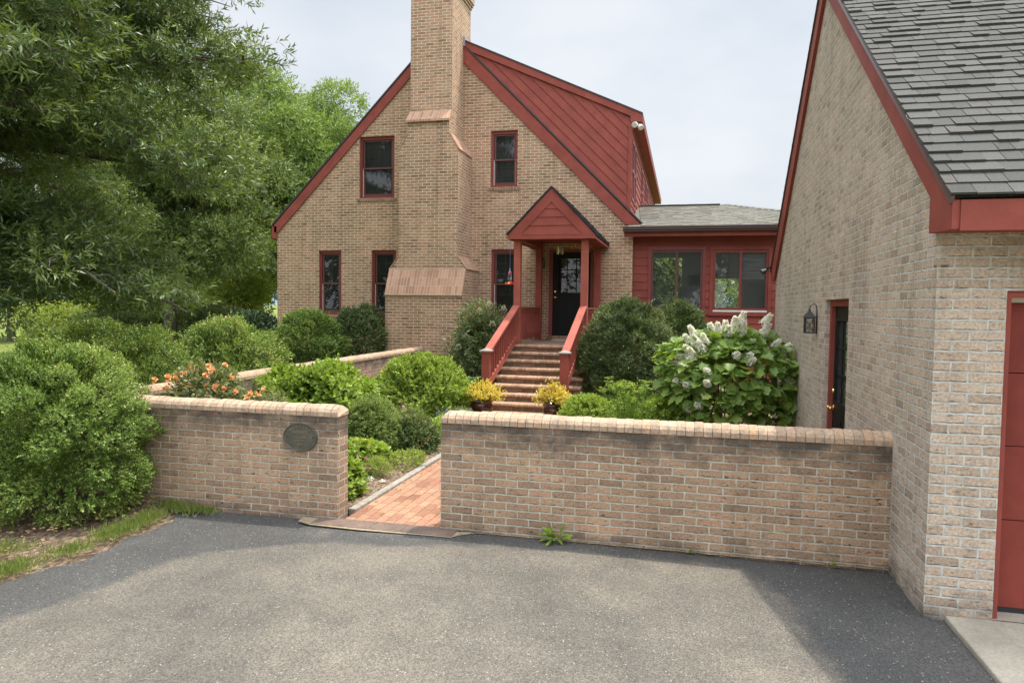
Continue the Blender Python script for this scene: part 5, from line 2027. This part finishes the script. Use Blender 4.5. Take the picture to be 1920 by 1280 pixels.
# tall feathery herb with flat yellow-green umbels
rg = np.random.default_rng(31)
dill = thing('flowering_herb', (-.78, 10.1, .05), 'tall feathery herb with flat yellow green flower heads behind the wall', 'plant')
mb = MB()
PP, TT = [], []
UM = []
for k in range(46):
    a, rr = rg.uniform(0, 6.28), rg.uniform(0, .22)
    s = Vector((-.78 + rr * math.cos(a), 10.1 + rr * math.sin(a), .05))
    e = s + Vector((rr * .9 * math.cos(a) + rg.normal(0, .05), rr * .9 * math.sin(a), rg.uniform(.5, 1.03)))
    mb.tube([s, s.lerp(e, .5) + Vector((rg.normal(0, .02), 0, 0)), e], [.007, .005, .003], 5)
    for q in range(9):
        f = rg.uniform(.15, .95)
        PP.append(np.array(s.lerp(e, f)))
        TT.append(unit(np.array([rg.normal(), rg.normal(), .9])))
    for q in range(5):
        w_ = e + Vector((rg.normal(0, .045), rg.normal(0, .045), rg.uniform(-.06, .02)))
        mb.tube([s.lerp(e, .85), w_], [.003, .002], 4)
        UM.append(np.array(w_))
mb.build('stem', GSTEM, dill)
PP, TT = np.array(PP), np.array(TT)
leaves('foliage', *sprig_leaves(rg, PP, TT, .12, 10, .055, .008, .8, .5), LF_DILL, dill)
UM = np.repeat(np.array(UM), 22, 0)
n = len(UM)
rr = np.sqrt(rg.random((n, 1))) * .036
aa = rg.uniform(0, 6.28, (n, 1))
P = UM + np.hstack([rr * np.cos(aa), rr * np.sin(aa), rg.normal(0, .004, (n, 1))])
leaves('umbels', P, unit(rg.normal(size=(n, 3)) * np.array([1, 1, .3])), np.tile([0, 0, 1.], (n, 1)) + rg.normal(0, .3, (n, 3)), .014, .011, .85 + rg.normal(0, .1, n), LF_DILL, dill)

# lower bed plants
shrub('lime_groundcover_plant', -1.42, 10.9, .05, .40, .36, .62, 1500, .05, .024, LF_BRT2, 'light green mound at the foot of the right newel post', cat='plant', k=7, seed=21, slen=.07, amp=(-.15, .2))
shrub('leafy_bed_plant', -.25, 11.0, .05, .34, .32, .62, 900, .07, .03, LF_BRT, 'mid green leafy plant between the herb and the hydrangea', cat='plant', k=6, seed=22, slen=.09, amp=(-.2, .2))
shrub('grey_leaved_plant', .02, 9.6, .03, .34, .28, .42, 700, .055, .014, LF_SAGE, 'low grey green plant close behind the front wall coping', cat='plant', k=7, seed=23, slen=.07, amp=(-.2, .2))
shrub('dark_leaf_plant', .05, 12.2, .03, .28, .25, .75, 600, .09, .04, LF_HOSTA, 'broad leaved plant tucked left of the hydrangea', cat='plant', k=6, seed=24, slen=.08)
shrub('low_herb', -1.15, 9.2, .03, .34, .26, .34, 700, .05, .018, LF_BRT2, 'low green herb just behind the coping right of the pots', cat='plant', k=7, seed=25, slen=.06)
shrub('low_leafy_plant', -.45, 9.0, .03, .30, .24, .30, 500, .07, .03, LF_BRT, 'short broad leaved plant behind the wall below the tall herb', cat='plant', k=6, seed=26, slen=.06)
shrub('heart_leaf_groundcover', -3.95, 8.15, .08, .40, .22, .22, 420, .07, .055, LF_BRT2, 'lime heart leaved plant spilling at the foot of the green ball', cat='plant', k=4, seed=27, slen=.05, shape='oval', spread=1.1, stems=0)
shrub('mint_clump', -3.38, 6.72, .06, .13, .18, .32, 240, .065, .036, LF_BRT, 'leafy green clump at the end of the plaque wall', cat='plant', k=6, seed=28, slen=.06, shape='oval', stems=3)
shrub('grass_clump', -3.42, 7.55, .08, .13, .13, .16, 220, .07, .008, LF_LIME, 'tiny yellow green grassy tuft beside the timber edging', cat='plant', k=5, seed=29, slen=.06, upb=1.2, stems=0)
pk_, rg, _ = shrub('pink_flowered_groundcover', -3.88, 7.35, .07, .42, .30, .17, 800, .035, .02, LF_SAGE, 'low ground cover dotted with small pink flowers', cat='plant', k=6, seed=30, slen=.05, stems=0)
P = np.column_stack([rg.normal(-3.8, .2, 70), rg.normal(7.35, .18, 70), rg.uniform(.21, .28, 70)])
leaves('flowers', np.repeat(P, 5, 0), unit(rg.normal(size=(350, 3))), np.tile([0, -.3, 1.], (350, 1)) + rg.normal(0, .3, (350, 3)), .028, .024, rg.random(350), PETAL_P, pk_)
shrub('lime_creeping_plant', -3.36, 8.3, .08, .22, .35, .12, 380, .03, .018, LF_LIME, 'flat lime creeping plant on the mulch by the path', cat='plant', k=5, seed=33, slen=.04, stems=0)
shrub('lime_leafy_mound', -3.38, 10.1, .06, .34, .55, .30, 1100, .05, .03, LF_BRT2, 'bright lime ground plants along the path beyond the dark perennial', cat='plant', k=6, seed=34, slen=.06, stems=0)
sv, rg, _ = shrub('pink_spire_perennial', -5.05, 11.1, .05, .42, .38, .62, 900, .055, .014, LF_SAGE, 'airy grey green perennial with pink flower spires by the side wall', cat='plant', k=7, seed=35, slen=.10, amp=(-.2, .25))
for i in range(12):
    b0 = Vector((-5.05 + rg.normal(0, .25), 11.0 + rg.normal(0, .18), .68 + rg.normal(0, .07)))
    make_flower('flower_spire', PETAL_P, b0, (rg.normal(0, .12), 0, 1), sv, 50, .016, .013, .1, 300 + i, cone=(.20, .022))
yw, rg, _ = shrub('yellow_flowered_perennial', -4.98, 11.9, .05, .26, .24, .72, 500, .06, .014, LF_SAGE, 'thin stemmed perennial with bright yellow flowers by the side wall', cat='plant', k=6, seed=36, slen=.12)
for i in range(9):
    p = (-4.98 + rg.normal(0, .17), 11.85 + rg.normal(0, .12), .74 + rg.uniform(-.16, .26))
    make_flower('yellow_flower', PETAL_Y, p, (0, -.7, .7), yw, 14, .034, .026, .03, 330 + i)
vi, rg, _ = shrub('violet_flowered_plant', -3.55, 10.85, .05, .36, .30, .34, 600, .04, .012, LF_SAGE, 'low plant covered in violet flowers before the yellow green mound', cat='plant', k=6, seed=37, slen=.07)
P = np.column_stack([rg.normal(-3.52, .18, 160), rg.normal(10.75, .13, 160), rg.uniform(.30, .42, 160)])
leaves('flowers', np.repeat(P, 4, 0), unit(rg.normal(size=(640, 3))), np.tile([0, -.4, 1.], (640, 1)) + rg.normal(0, .4, (640, 3)), .02, .016, rg.random(640), PETAL_V, vi)
wr, rg, _ = shrub('wine_red_perennial', -4.1, 10.2, .05, .26, .22, .42, 420, .05, .02, LF_SAGE, 'small perennial with wine red heads below the mounded shrub', cat='plant', k=6, seed=38, slen=.07)
for i in range(8):
    make_flower('flower_head', PETAL_R, (-4.1 + rg.normal(0, .18), 10.15 + rg.normal(0, .1), .40 + rg.uniform(-.05, .12)), (0, -.2, 1), wr, 40, .022, .014, .1, 350 + i, cone=(.09, .028))
cb, rg, _ = shrub('pale_bell_perennial', -4.5, 9.9, .05, .30, .25, .52, 500, .05, .022, LF_SAGE, 'airy perennial with pale pink bells behind the green ball', cat='plant', k=6, seed=39, slen=.08)
for i in range(12):
    make_flower('flower_head', PETAL_LP, (-4.45 + rg.normal(0, .2), 9.85 + rg.normal(0, .13), .50 + rg.uniform(-.08, .12)), (0, -.2, 1), cb, 36, .02, .014, .1, 370 + i, cone=(.10, .03))
# hosta by the left newel
rg = np.random.default_rng(55)
ho = thing('hosta_plant', (-3.9, 12.5, .05), 'blue green hosta leaves between the mounded shrub and the left newel', 'plant')
n = 150
a = rg.uniform(0, 6.28, n)
rr = np.sqrt(rg.random(n)) * .34
P = np.column_stack([-3.9 + rr * np.cos(a) * .6, 12.5 + rr * np.sin(a) * .6, .25 + rg.uniform(.1, .5, n)])
D = np.column_stack([np.cos(a), np.sin(a), rg.uniform(-.3, .35, n)])
leaves('foliage', P, D, np.tile([0, 0, 1.], (n, 1)) + rg.normal(0, .25, (n, 3)), rg.uniform(.14, .22, n), rg.uniform(.09, .14, n), rg.random(n), LF_HOSTA, ho, shape='oval')

# glazed pots in front of the steps
m, t, b = newmat('oxblood glaze')
tcn = nd(t, 'ShaderNodeTexCoord')
sx = nd(t, 'ShaderNodeSeparateXYZ')
ln(t, tcn.outputs['Object'], sx.inputs[0])
n1 = noise(t, tcn.outputs['Object'], 22, 4, .6)
k_ = mth(t, 'ADD', sx.outputs['Z'], mth(t, 'MULTIPLY', mth(t, 'SUBTRACT', n1.outputs['Fac'], .5), .06))
ln(t, ramp(t, k_, [(.10, L(.17, .115, .075)), (.22, L(.085, .05, .035)), (.235, L(.045, .010, .008))]), b.inputs['Base Color'])
b.inputs['Roughness'].default_value = .18
b.inputs['Coat Weight'].default_value = .5
POT = m
SOIL = paint_mat('potting soil', L(.05, .035, .025), 1, .4)


def pot(x, y, h, r, label, seed, squat):
    t = thing('potted_plant', (x, y, .075), label, 'potted plant', 'yellow leaved plants in glazed pots')
    mb = MB()
    fl = (lambda z, i: .05 * (i % 3 == 0) if z < h * .66 else 0) if not squat else None
    prof = [(.001, 0), (r * .68, 0), (r * .72, h * .06), (r * .86, h * .45), (r * .95, h * .66), (r * 1.0, h * .70), (r * 1.02, h * .80), (r * .94, h * .88), (r * .93, h * .92), (r * 1.0, h * .95), (r * 1.0, h), (r * .90, h), (r * .86, h * .9), (.001, h * .9)]
    if squat:
        prof = [(.001, 0), (r * .62, 0), (r * .70, h * .12), (r * .88, h * .5), (r * .98, h * .72), (r * .97, h * .80), (r * .88, h * .88), (r * .90, h * .92), (r * .98, h * .96), (r * .98, h), (r * .88, h), (r * .84, h * .9), (.001, h * .9)]
    mb.lathe((x, y, .075), prof, 36, flute=fl)
    p = mb.build('pot', POT, t, smooth=True)
    mb = MB()
    mb.lathe((x, y, .075 + h * .91), [(.001, 0), (r * .86, 0)], 18)
    mb.build('soil', SOIL, t)
    rg = np.random.default_rng(seed)
    mb = MB()
    PP, TT = [], []
    for k in range(44):
        a, q = rg.uniform(0, 6.28), math.sqrt(rg.random())
        s = Vector((x + .4 * r * q * math.cos(a), y + .4 * r * q * math.sin(a), .075 + h * .9))
        e = s + Vector((1.45 * r * q * math.cos(a), 1.3 * r * q * math.sin(a), .36 * (1 - .62 * q * q) * rg.uniform(.6, 1.08)))
        mb.tube([s, s.lerp(e, .5) + Vector((0, 0, .05)), e], [.006, .005, .003], 5)
        for j in range(15):
            PP.append(np.array(s.lerp(e, rg.uniform(.55, 1.02))) + rg.normal(0, .04, 3))
            TT.append(unit(np.array([.6 * math.cos(a) * q, .6 * math.sin(a) * q, .7]) + rg.normal(0, .4, 3)))
    mb.build('stem', STEM, t)
    leaves('foliage', *sprig_leaves(rg, np.array(PP), np.array(TT), .05, 8, .026, .017, .9, .5, .22), LF_YEL, t)


pot(-3.27, 11.40, .42, .19, 'yellow leaved plant in a fluted brown pot left of the steps', 5, False)
pot(-2.05, 11.45, .40, .185, 'yellow leaved plant in a round dark pot before the right newel', 6, True)

# weed at the foot of the wall
rg = np.random.default_rng(8)
wd_ = thing('weed', (-1.03, 5.93, .05), 'broad leaved green weed at the foot of the wall on the asphalt', 'weed')
n = 46
a = rg.uniform(math.pi * .95, math.pi * 2.05, n)
el_ = rg.uniform(-.25, 1.1, n)
D = np.column_stack([np.cos(a) * np.cos(el_), np.sin(a) * np.cos(el_) * .7, np.sin(el_)])
P = np.array([-1.03, 5.95, .09]) + D * rg.uniform(.01, .10, (n, 1))
P[:, 2] = np.maximum(P[:, 2], .08)
leaves('foliage', P, D, np.tile([0, -.5, 1.], (n, 1)) + rg.normal(0, .3, (n, 3)), rg.uniform(.05, .10, n), rg.uniform(.022, .036, n), .2 + rg.uniform(0, .5, n), LF_BRT, wd_, shape='oval')
mb = MB()
for k in range(8):
    mb.tube([(-1.03, 5.95, .04), tuple(P[k] + D[k] * .04)], .003, 4)
mb.build('stem', GSTEM, wd_)
for x, lab in ((.10, 'tiny yellowing weed at the wall foot right of the big weed'), (1.20, 'tiny green sprout in the corner where the wall meets the garage')):
    w2 = thing('weed', (x, 5.97, .05), lab, 'weed')
    n = 9
    a = rg.uniform(math.pi, math.pi * 2, n)
    D = np.column_stack([np.cos(a), np.sin(a) * .5, rg.uniform(.2, 1.2, n)])
    leaves('foliage', np.tile([x, 5.975, .06], (n, 1)), D, np.tile([0, -.6, .8], (n, 1)), .035, .016, .7, LF_LIME if x < 1 else LF_BRT, w2, shape='oval')

# pale stones by the timber edging
R = random.Random(5)
for (u, v, s, lab) in ((694, 898, .05, 'small white stone on the mulch beside the timber edging'), (718, 902, .04, 'small buff stone lying right of the white one')):
    p = at(u, v, Z=.10)
    mb = MB()
    mb.ball((p.x, p.y, .10), s, 6, sz=.55)
    mb.v = [(x + R.uniform(-.2, .2) * s, y + R.uniform(-.2, .2) * s, z + R.uniform(-.15, .15) * s) for x, y, z in mb.v]
    vv = {}
    o = mb.build('stone', WHITE if s > .045 else PLASTER, None)
    tag(o, lab, 'stone')

# ------------------------------------------------------------------ grass along the drive and lawn
rg = np.random.default_rng(101)


def grass(name, pts, h, w, tint=.45):
    n = len(pts)
    a = rg.uniform(0, 6.28, n)
    D = np.column_stack([np.cos(a) * .5, np.sin(a) * .5, np.ones(n)]) + rg.normal(0, .25, (n, 3))
    N = np.column_stack([-np.sin(a), np.cos(a), np.zeros(n)])
    N = np.column_stack([np.cos(a), np.sin(a), np.full(n, .4)])
    o = leaves(name, pts, D, N, h * rg.uniform(.5, 1.3, n), w, tint + rg.normal(0, .22, n), GRASSM, None, shape='blade')
    o['kind'] = 'stuff'
    return o


n = 9000
y = rg.uniform(2.0, 6.2, n)
cx_ = np.array([lerp(ed, v) for v in y])
c1 = cx_ - .16 + rg.normal(0, .075, n)
keep = (np.sin(y * 5.1) + np.sin(y * 13.7 + 1) + rg.normal(0, .7, n)) > -.7
pts = np.column_stack([c1, y, np.full(n, .07)])[keep]
n2 = 5200
y2 = rg.uniform(1.5, 4.6, n2)
x2 = np.array([lerp(ed, v) for v in y2]) - .35 - np.abs(rg.normal(0, .22, n2)) - (4.6 - y2) * .12
k2 = (np.sin(x2 * 9) * np.sin(y2 * 7) + rg.normal(0, .5, n2)) > -.2
pts = np.vstack([pts, np.column_stack([x2, y2, np.full(n2, .11)])[k2]])
# clump at the wall foot
n3 = 1100
pts = np.vstack([pts, np.column_stack([rg.normal(-4.62, .14, n3), 5.93 - np.abs(rg.normal(0, .07, n3)), np.full(n3, .06)])])
grass('grass_fringe', pts, .06, .006)
n = 30000
dd = 6 + 26 * rg.random(n) ** 1.4
uu = rg.uniform(-150, 330, n)
cx_ = (uu - 960) / F_PX * dd
X = cx_ * math.cos(TH) - dd * math.sin(TH)
Y = cx_ * math.sin(TH) + dd * math.cos(TH)
kk = (X < -6.9)
grass('lawn_grass', np.column_stack([X, Y, np.full(n, .06)])[kk], .07, .012, .5)
# dry leaves and mulch chips under the big boxwood
n = 900
pts = np.column_stack([rg.uniform(-6.6, -4.95, n), rg.uniform(3.4, 6.0, n), np.full(n, .165)])
n4 = 260
pts = np.vstack([pts, np.column_stack([rg.uniform(-1.8, 1.58, n4), 5.985 - np.abs(rg.normal(0, .035, n4)), np.full(n4, .062)]), np.column_stack([rg.uniform(-4.4, 1.4, 60), rg.uniform(4.0, 5.9, 60), np.full(60, .06)])])
lsz = np.concatenate([np.full(n, .035), np.full(n4, .018), np.full(60, .022)])
n = len(pts)
o = leaves('leaf_litter', pts, unit(rg.normal(size=(n, 3)) * np.array([1, 1, .15])), np.tile([0, 0, 1.], (n, 1)) + rg.normal(0, .3, (n, 3)), lsz, lsz * .55, rg.random(n), leaf_mat('dry leaf', [(0, L(.10, .06, .03)), (1, L(.30, .20, .11))], .1, .9, .1), None)
o['kind'] = 'stuff'
# mulch chips and twigs lying on the near bed
n = 1500
pts = np.column_stack([rg.uniform(-4.4, -3.15, n), rg.uniform(6.3, 9.0, n), np.full(n, .105)])
o = leaves('mulch_chips', pts, unit(rg.normal(size=(n, 3)) * np.array([1, 1, .12])), np.tile([0, 0, 1.], (n, 1)) + rg.normal(0, .25, (n, 3)), rg.uniform(.02, .06, n), .012, rg.random(n), leaf_mat('bark chip', [(0, L(.09, .055, .035)), (1, L(.34, .26, .18))], .02, .95, .1), None)
o['kind'] = 'stuff'
# sprigs growing in the path joints
n = 26
pts = np.column_stack([np.where(rg.random(n) < .7, -3.0 + rg.normal(0, .03, n), rg.uniform(-2.95, -2.1, n)), rg.uniform(6.2, 9, n), np.full(n, .064)])
pts = np.repeat(pts, 7, 0) + rg.normal(0, .012, (n * 7, 3)) * np.array([1, 1, 0])
grass('path_sprigs', pts, .02, .006, .6)


# ================================================================== TREES
def limb_path(p, d, L_, rise, droop, n, rg, wob=.06):
    pts = [Vector(p)]
    d = Vector(d).normalized()
    for k in range(1, n + 1):
        f = k / n
        q = Vector(p) + d * L_ * f + Vector((0, 0, rise * f - droop * f * f))
        q += Vector(rg.normal(0, wob, 3) * f)
        pts.append(q)
    return pts


def shades(p):
    # crown shape cut where its shadow would fall on the shrubs, keeping them sunlit
    for (bx, by, rr_) in ((-5.86, 5.5, 1.15), (-8.35, 9.1, 1.45), (-8.75, 12.2, 1.4), (-8.35, 14.6, 1.1), (-5.27, 7.05, .8)):
        if (p.x - .25 * (p.z - 1.3) - bx) ** 2 + (p.y - .26 * (p.z - 1.3) - by) ** 2 < rr_ ** 2:
            return True
    return False


def big_oak(x, y, label):
    rg = np.random.default_rng(2024)
    t = thing('willow_oak', (x, y, 0), label, 'tree')
    mb = MB()
    trunk = [Vector((x, y, -.1)), Vector((x + .05, y, 1.5)), Vector((x - .05, y + .08, 4)), Vector((x + .1, y, 7)), Vector((x, y, 10.2))]
    mb.tube(trunk, [.36, .30, .24, .15, .04], 12)
    mb.build('trunk', BARK, t)
    SP, SD = [], []
    mb = MB()
    nl = 108
    for i in range(nl):
        f = (i + .5) / nl
        z0 = 2.75 + 7.0 * f
        az = i * 2.399 + rg.normal(0, .25)
        Rl = (5.0 * (1 - .7 * max(0, f - .45) ** 1.15)) * rg.uniform(.8, 1.05)
        if i % 3 == 2:      # the side facing open ground carries more wood
            az = rg.uniform(-.95, .75)
            Rl *= 1.05
        if i < 16:          # low sweeping boughs towards the drive
            z0, az, Rl = rg.uniform(2.7, 3.6), rg.uniform(-1.25, .2), rg.uniform(2.8, 4.9)
        el = -.05 + .5 * f
        d = Vector((math.cos(az), math.sin(az), el))
        droop = (1.05 - f) * 1.25 if i >= 16 else rg.uniform(1.2, 1.75)
        pts = limb_path((x, y, z0), d, Rl, .5, droop, 7, rg)
        r0_ = .095 * (1 - .5 * f)
        nb = int(Rl / .19)
        last, kept = 0., 0
        n_sp, n_v = len(SP), (len(mb.v), len(mb.f), len(mb.uv))
        for k in range(nb):
            s = .22 + .78 * (k + .5) / nb
            j = min(6, int(s * 7))
            p = pts[j].lerp(pts[j + 1], s * 7 - j)
            side = 1 if k % 2 else -1
            dl = (pts[j + 1] - pts[j]).normalized()
            yaw = side * rg.uniform(.5, 1.15)
            d2 = Vector((dl.x * math.cos(yaw) - dl.y * math.sin(yaw), dl.x * math.sin(yaw) + dl.y * math.cos(yaw), rg.uniform(-.18, .40)))
            l2 = rg.uniform(.55, 1.35) * (1.15 - .55 * s)
            sub = limb_path(p, d2, l2, .12, .28, 3, rg, .04)
            ns = max(2, int(l2 / .24))
            g_ = rg.random(ns)
            if shades(sub[2]) or shades(p):
                continue
            last = s
            kept += 1
            mb.tube(sub, [.016, .012, .008, .004], 4, caps=False)
            for q in range(ns):
                g = .3 + .7 * (q + g_[q]) / ns
                jj = min(2, int(g * 3))
                SP.append(np.array(sub[jj].lerp(sub[jj + 1], min(1, g * 3 - jj))))
                dd = (sub[jj + 1] - sub[jj]).normalized()
                SD.append(np.array(dd))
        if kept < .5 * nb:
            del SP[n_sp:], SD[n_sp:]
            mb.v, mb.f, mb.uv, mb.mi, mb.ti = mb.v[:n_v[0]], mb.f[:n_v[1]], mb.uv[:n_v[2]], mb.mi[:n_v[1]], mb.ti[:n_v[0]]
            continue
        m_ = max(2, int(math.ceil(last * 7)))
        mb.tube(pts[:m_ + 1], [max(.006, r0_ * (1 - .9 * k / m_)) for k in range(m_ + 1)], 7)
        if not shades(pts[m_]):
            SP.append(np.array(pts[m_]))
            SD.append(np.array((pts[m_] - pts[m_ - 1]).normalized()))
    mb.build('limbs', BARK, t)
    SP, SD = np.array(SP), np.array(SD)
    # keep the crown clear of the house and only where the limb structure carries it
    per = 15
    n = len(SP) * per
    P = np.repeat(SP, per, 0) + rg.normal(0, 1, (n, 3)) * np.array([.15, .15, .085])
    T = unit(np.repeat(SD, per, 0) * .7 + rg.normal(0, .5, (n, 3)) + np.array([0, 0, .12]))
    tint = np.repeat(.40 + rg.normal(0, .13, len(SP)), per)
    arr = sprig_leaves(rg, P, T, .14, 8, .105, .021, .8, tint, .13)
    leaves('crown', *arr, LF_OAK, t, lift=.25)
    print('oak sprays', len(SP))


big_oak(-10.6, 7.8, 'big willow oak overhanging the left side of the picture')


def tree(name, pos, h, rx, crown_z, label, mat, n, seed, leaf=(.2, .075), k=6, trunk_r=.2, blobs=26, group=None, cat='tree', slen=.3, base_z=0., stems=1, blob_r=(.30, .48), lean=0.):
    rg = np.random.default_rng(seed)
    x, y = pos[0], pos[1]
    t = thing(name, (x, y, base_z), label, cat, group)
    cz, ch = (crown_z + h) / 2, (h - crown_z) / 2
    C = []
    for i in range(blobs):
        d = unit(rg.normal(size=3))
        q = rg.random() ** .4 * .74
        C.append(np.array([x + lean * (cz + d[2] * ch * q - crown_z), y, cz]) + d * np.array([rx, rx, ch]) * q * (1 - .28 * max(0, d[2])))
    C = np.array(C)
    br = rg.uniform(*blob_r, blobs) * rx
    mb = MB()
    for s in range(stems):
        a = s * 2.4
        b0 = Vector((x + .12 * (stems > 1) * math.cos(a), y + .12 * (stems > 1) * math.sin(a), base_z - .1))
        top = Vector((x + (stems > 1) * rx * .55 * math.cos(a), y + (stems > 1) * rx * .55 * math.sin(a), cz + ch * .3))
        mb.tube([b0, b0.lerp(top, .35) + Vector((rg.normal(0, .05), 0, 0)), b0.lerp(top, .7), top], [trunk_r, trunk_r * .8, trunk_r * .5, trunk_r * .15], 8)
        for i in range(s, blobs, stems):
            fz = min(.95, max(.3, (C[i][2] - base_z) / (top.z - base_z) * .75))
            p = b0.lerp(top, fz)
            e = Vector(C[i])
            mb.tube([p, p.lerp(e, .5) + Vector((0, 0, .1 * rx)), e], [trunk_r * .32, trunk_r * .2, trunk_r * .06], 5, caps=False)
    mb.build('trunk', BARK, t)
    idx = rg.integers(0, blobs, n)
    d = unit(rg.normal(size=(n, 3)) + np.array([0, 0, .25]))
    rad = br[idx] * (1 - np.abs(rg.normal(0, .22, n)))
    P = C[idx] + d * rad[:, None] * np.array([1.1, 1.1, .8])
    T = unit(d + rg.normal(0, .5, (n, 3)))
    bt = rg.normal(0, .12, blobs)
    arr = sprig_leaves(rg, P, T, slen, k, leaf[0], leaf[1], .85, .45 + bt[idx], .16)
    leaves('crown', *arr, mat, t, lift=.15)
    return t


G_BG = 'trees beyond the lawn'
p = spot(535, 30)
tree('oak_tree', p, 13.8, 5.2, 2.8, 'tall pale green oak standing behind the left side of the house', LF_OAK2, 24000, 41, leaf=(.17, .055), k=7, trunk_r=.24, blobs=64, slen=.28, blob_r=(.19, .30))
p = spot(318, 23)
tree('willow_oak', p, 12.0, 4.7, .9, 'second willow oak filling the gap between the big oak and the house', LF_OAK, 25000, 48, leaf=(.13, .038), k=8, trunk_r=.22, blobs=70, slen=.22, blob_r=(.19, .30))
p = spot(20, 35)
tree('dark_evergreen_tree', p, 7.5, 3.6, .5, 'dense dark evergreen tree at the left edge of the lawn', LF_DARK, 6000, 42, leaf=(.22, .10), trunk_r=.2, blobs=30, group=G_BG, slen=.3)
p = spot(262, 43)
tree('lawn_tree', p, 9, 3.6, 2.9, 'tree with a bare straight trunk standing on the far lawn', LF_FAR, 5200, 43, leaf=(.24, .09), trunk_r=.24, group=G_BG, slen=.35)
p = spot(442, 30)
tree('multi_stem_tree', p, 3.6, 1.7, 1.5, 'small vase shaped tree with many thin stems left of the house', LF_LIME, 3600, 44, leaf=(.14, .05), trunk_r=.05, stems=9, blobs=22, group=G_BG, slen=.2)
p = spot(165, 40)
tree('lime_tree', p, 4.6, 2.4, .3, 'low lime green tree beside the dark evergreen', LF_LIME, 3800, 45, leaf=(.2, .09), trunk_r=.1, blobs=24, group=G_BG, slen=.25)
for i, (u, dep, h, rx, lab, mt) in enumerate(((120, 27, 2.3, 1.7, 'loose lime shrub on the lawn beneath the boughs at left', LF_LIME), (212, 25, 1.9, 1.5, 'mid green shrub on the lawn left of the bare trunk', LF_FAR),
                                              (318, 27, 2.5, 1.9, 'wide mid green shrub on the lawn between the bare trunk and the vase shaped tree', LF_OAK2), (405, 24, 2.1, 1.4, 'dull green shrub under the vase shaped tree', LF_FAR))):
    tree('lawn_shrub', spot(u, dep), h, rx, .0, lab, mt, 3200, 120 + i, leaf=(.11, .05), k=6, trunk_r=.04, blobs=22, group='shrubs on the lawn', slen=.16, cat='shrub')
p = spot(345, 46)
tree('lawn_shrub', p, 3.8, 2.4, .1, 'rounded green shrub right of the bare trunk on the far lawn', LF_FAR, 3200, 46, leaf=(.22, .10), trunk_r=.08, blobs=20, group=G_BG, slen=.25, cat='shrub')
for i, (u, dep, h, rx, lab, mt) in enumerate((
        (-170, 62, 11, 5.5, 'wide far tree at the very left edge', LF_FAR), (80, 85, 9, 6.0, 'pale far tree seen above the evergreen', LF_LIME), (215, 70, 6.5, 4.5, 'small far tree just left of the bare trunk', LF_FAR),
        (320, 75, 10, 5.5, 'far tree right of the bare trunk', LF_FAR), (405, 66, 9, 5.0, 'far tree behind the small vase shaped tree', LF_OAK2), (475, 58, 9.5, 4.4, 'far tree closest to the house corner', LF_FAR),
        (-60, 90, 13, 7, 'tallest far tree behind the evergreen', LF_FAR))):
    tree('far_tree', spot(u, dep), h, rx, .4, lab, mt, 3000, 60 + i, leaf=(.34, .16), k=6, trunk_r=.22, blobs=26, group=G_BG, slen=.45)

# the wood across the drive that shows in the window reflections, and the grove behind the sunroom
for i, (x, y, h, rx) in enumerate(((-26, -22, 15, 6.5), (-14, -26, 17, 7), (-2, -24, 13, 6), (9, -27, 17, 7), (21, -22, 14, 6.5))):
    tree('roadside_tree', Vector((x, y, 0)), h, rx, .8, ('first', 'second', 'third', 'fourth', 'last')[i] + ' broad tree across the drive, seen only mirrored in the window glass', LF_FAR, 2600, 80 + i, leaf=(.42, .22), k=6, trunk_r=.25, blobs=26, group='trees across the drive', slen=.5)
for i, (x, y, h, rx, lab) in enumerate(((-.2, 27.5, 5.0, 2.2, 'bushy tree seen through the left sunroom window'), (3.4, 28.5, 5.2, 2.3, 'bushy tree seen through the right sunroom window'))):
    tree('garden_tree', Vector((x, y, 0)), h, rx, .2, lab, LF_OAK2, 2600, 90 + i, leaf=(.2, .09), k=6, trunk_r=.1, blobs=22, group='trees behind the sunroom', slen=.3)

# distant blue ridge
mb = MB()
R = random.Random(2)
px_, pz_ = None, None
for k in range(60):
    a = -1.6 + k * .045
    d_ = 1500
    x, y = d_ * math.sin(a), d_ * math.cos(a)
    z = 26 + 16 * math.sin(k * .35) + 8 * math.sin(k * 1.1 + 1) + R.uniform(-2, 2)
    if px_ is not None:
        q = [px_, (x, y, -2)]
        mb.face([(px_[0], px_[1], -2), (x, y, -2), (x * 1.06, y * 1.06, z), (px_[0] * 1.06, px_[1] * 1.06, pz_)])
        mb.face([(px_[0] * 1.06, px_[1] * 1.06, pz_), (x * 1.06, y * 1.06, z), (x * 1.25, y * 1.25, -2), (px_[0] * 1.25, px_[1] * 1.25, -2)])
    px_, pz_ = (x, y), z
HILL = paint_mat('wooded blue ridge', L(.13, .19, .24), 1, .3, .0)
struct('hills', mb, HILL)
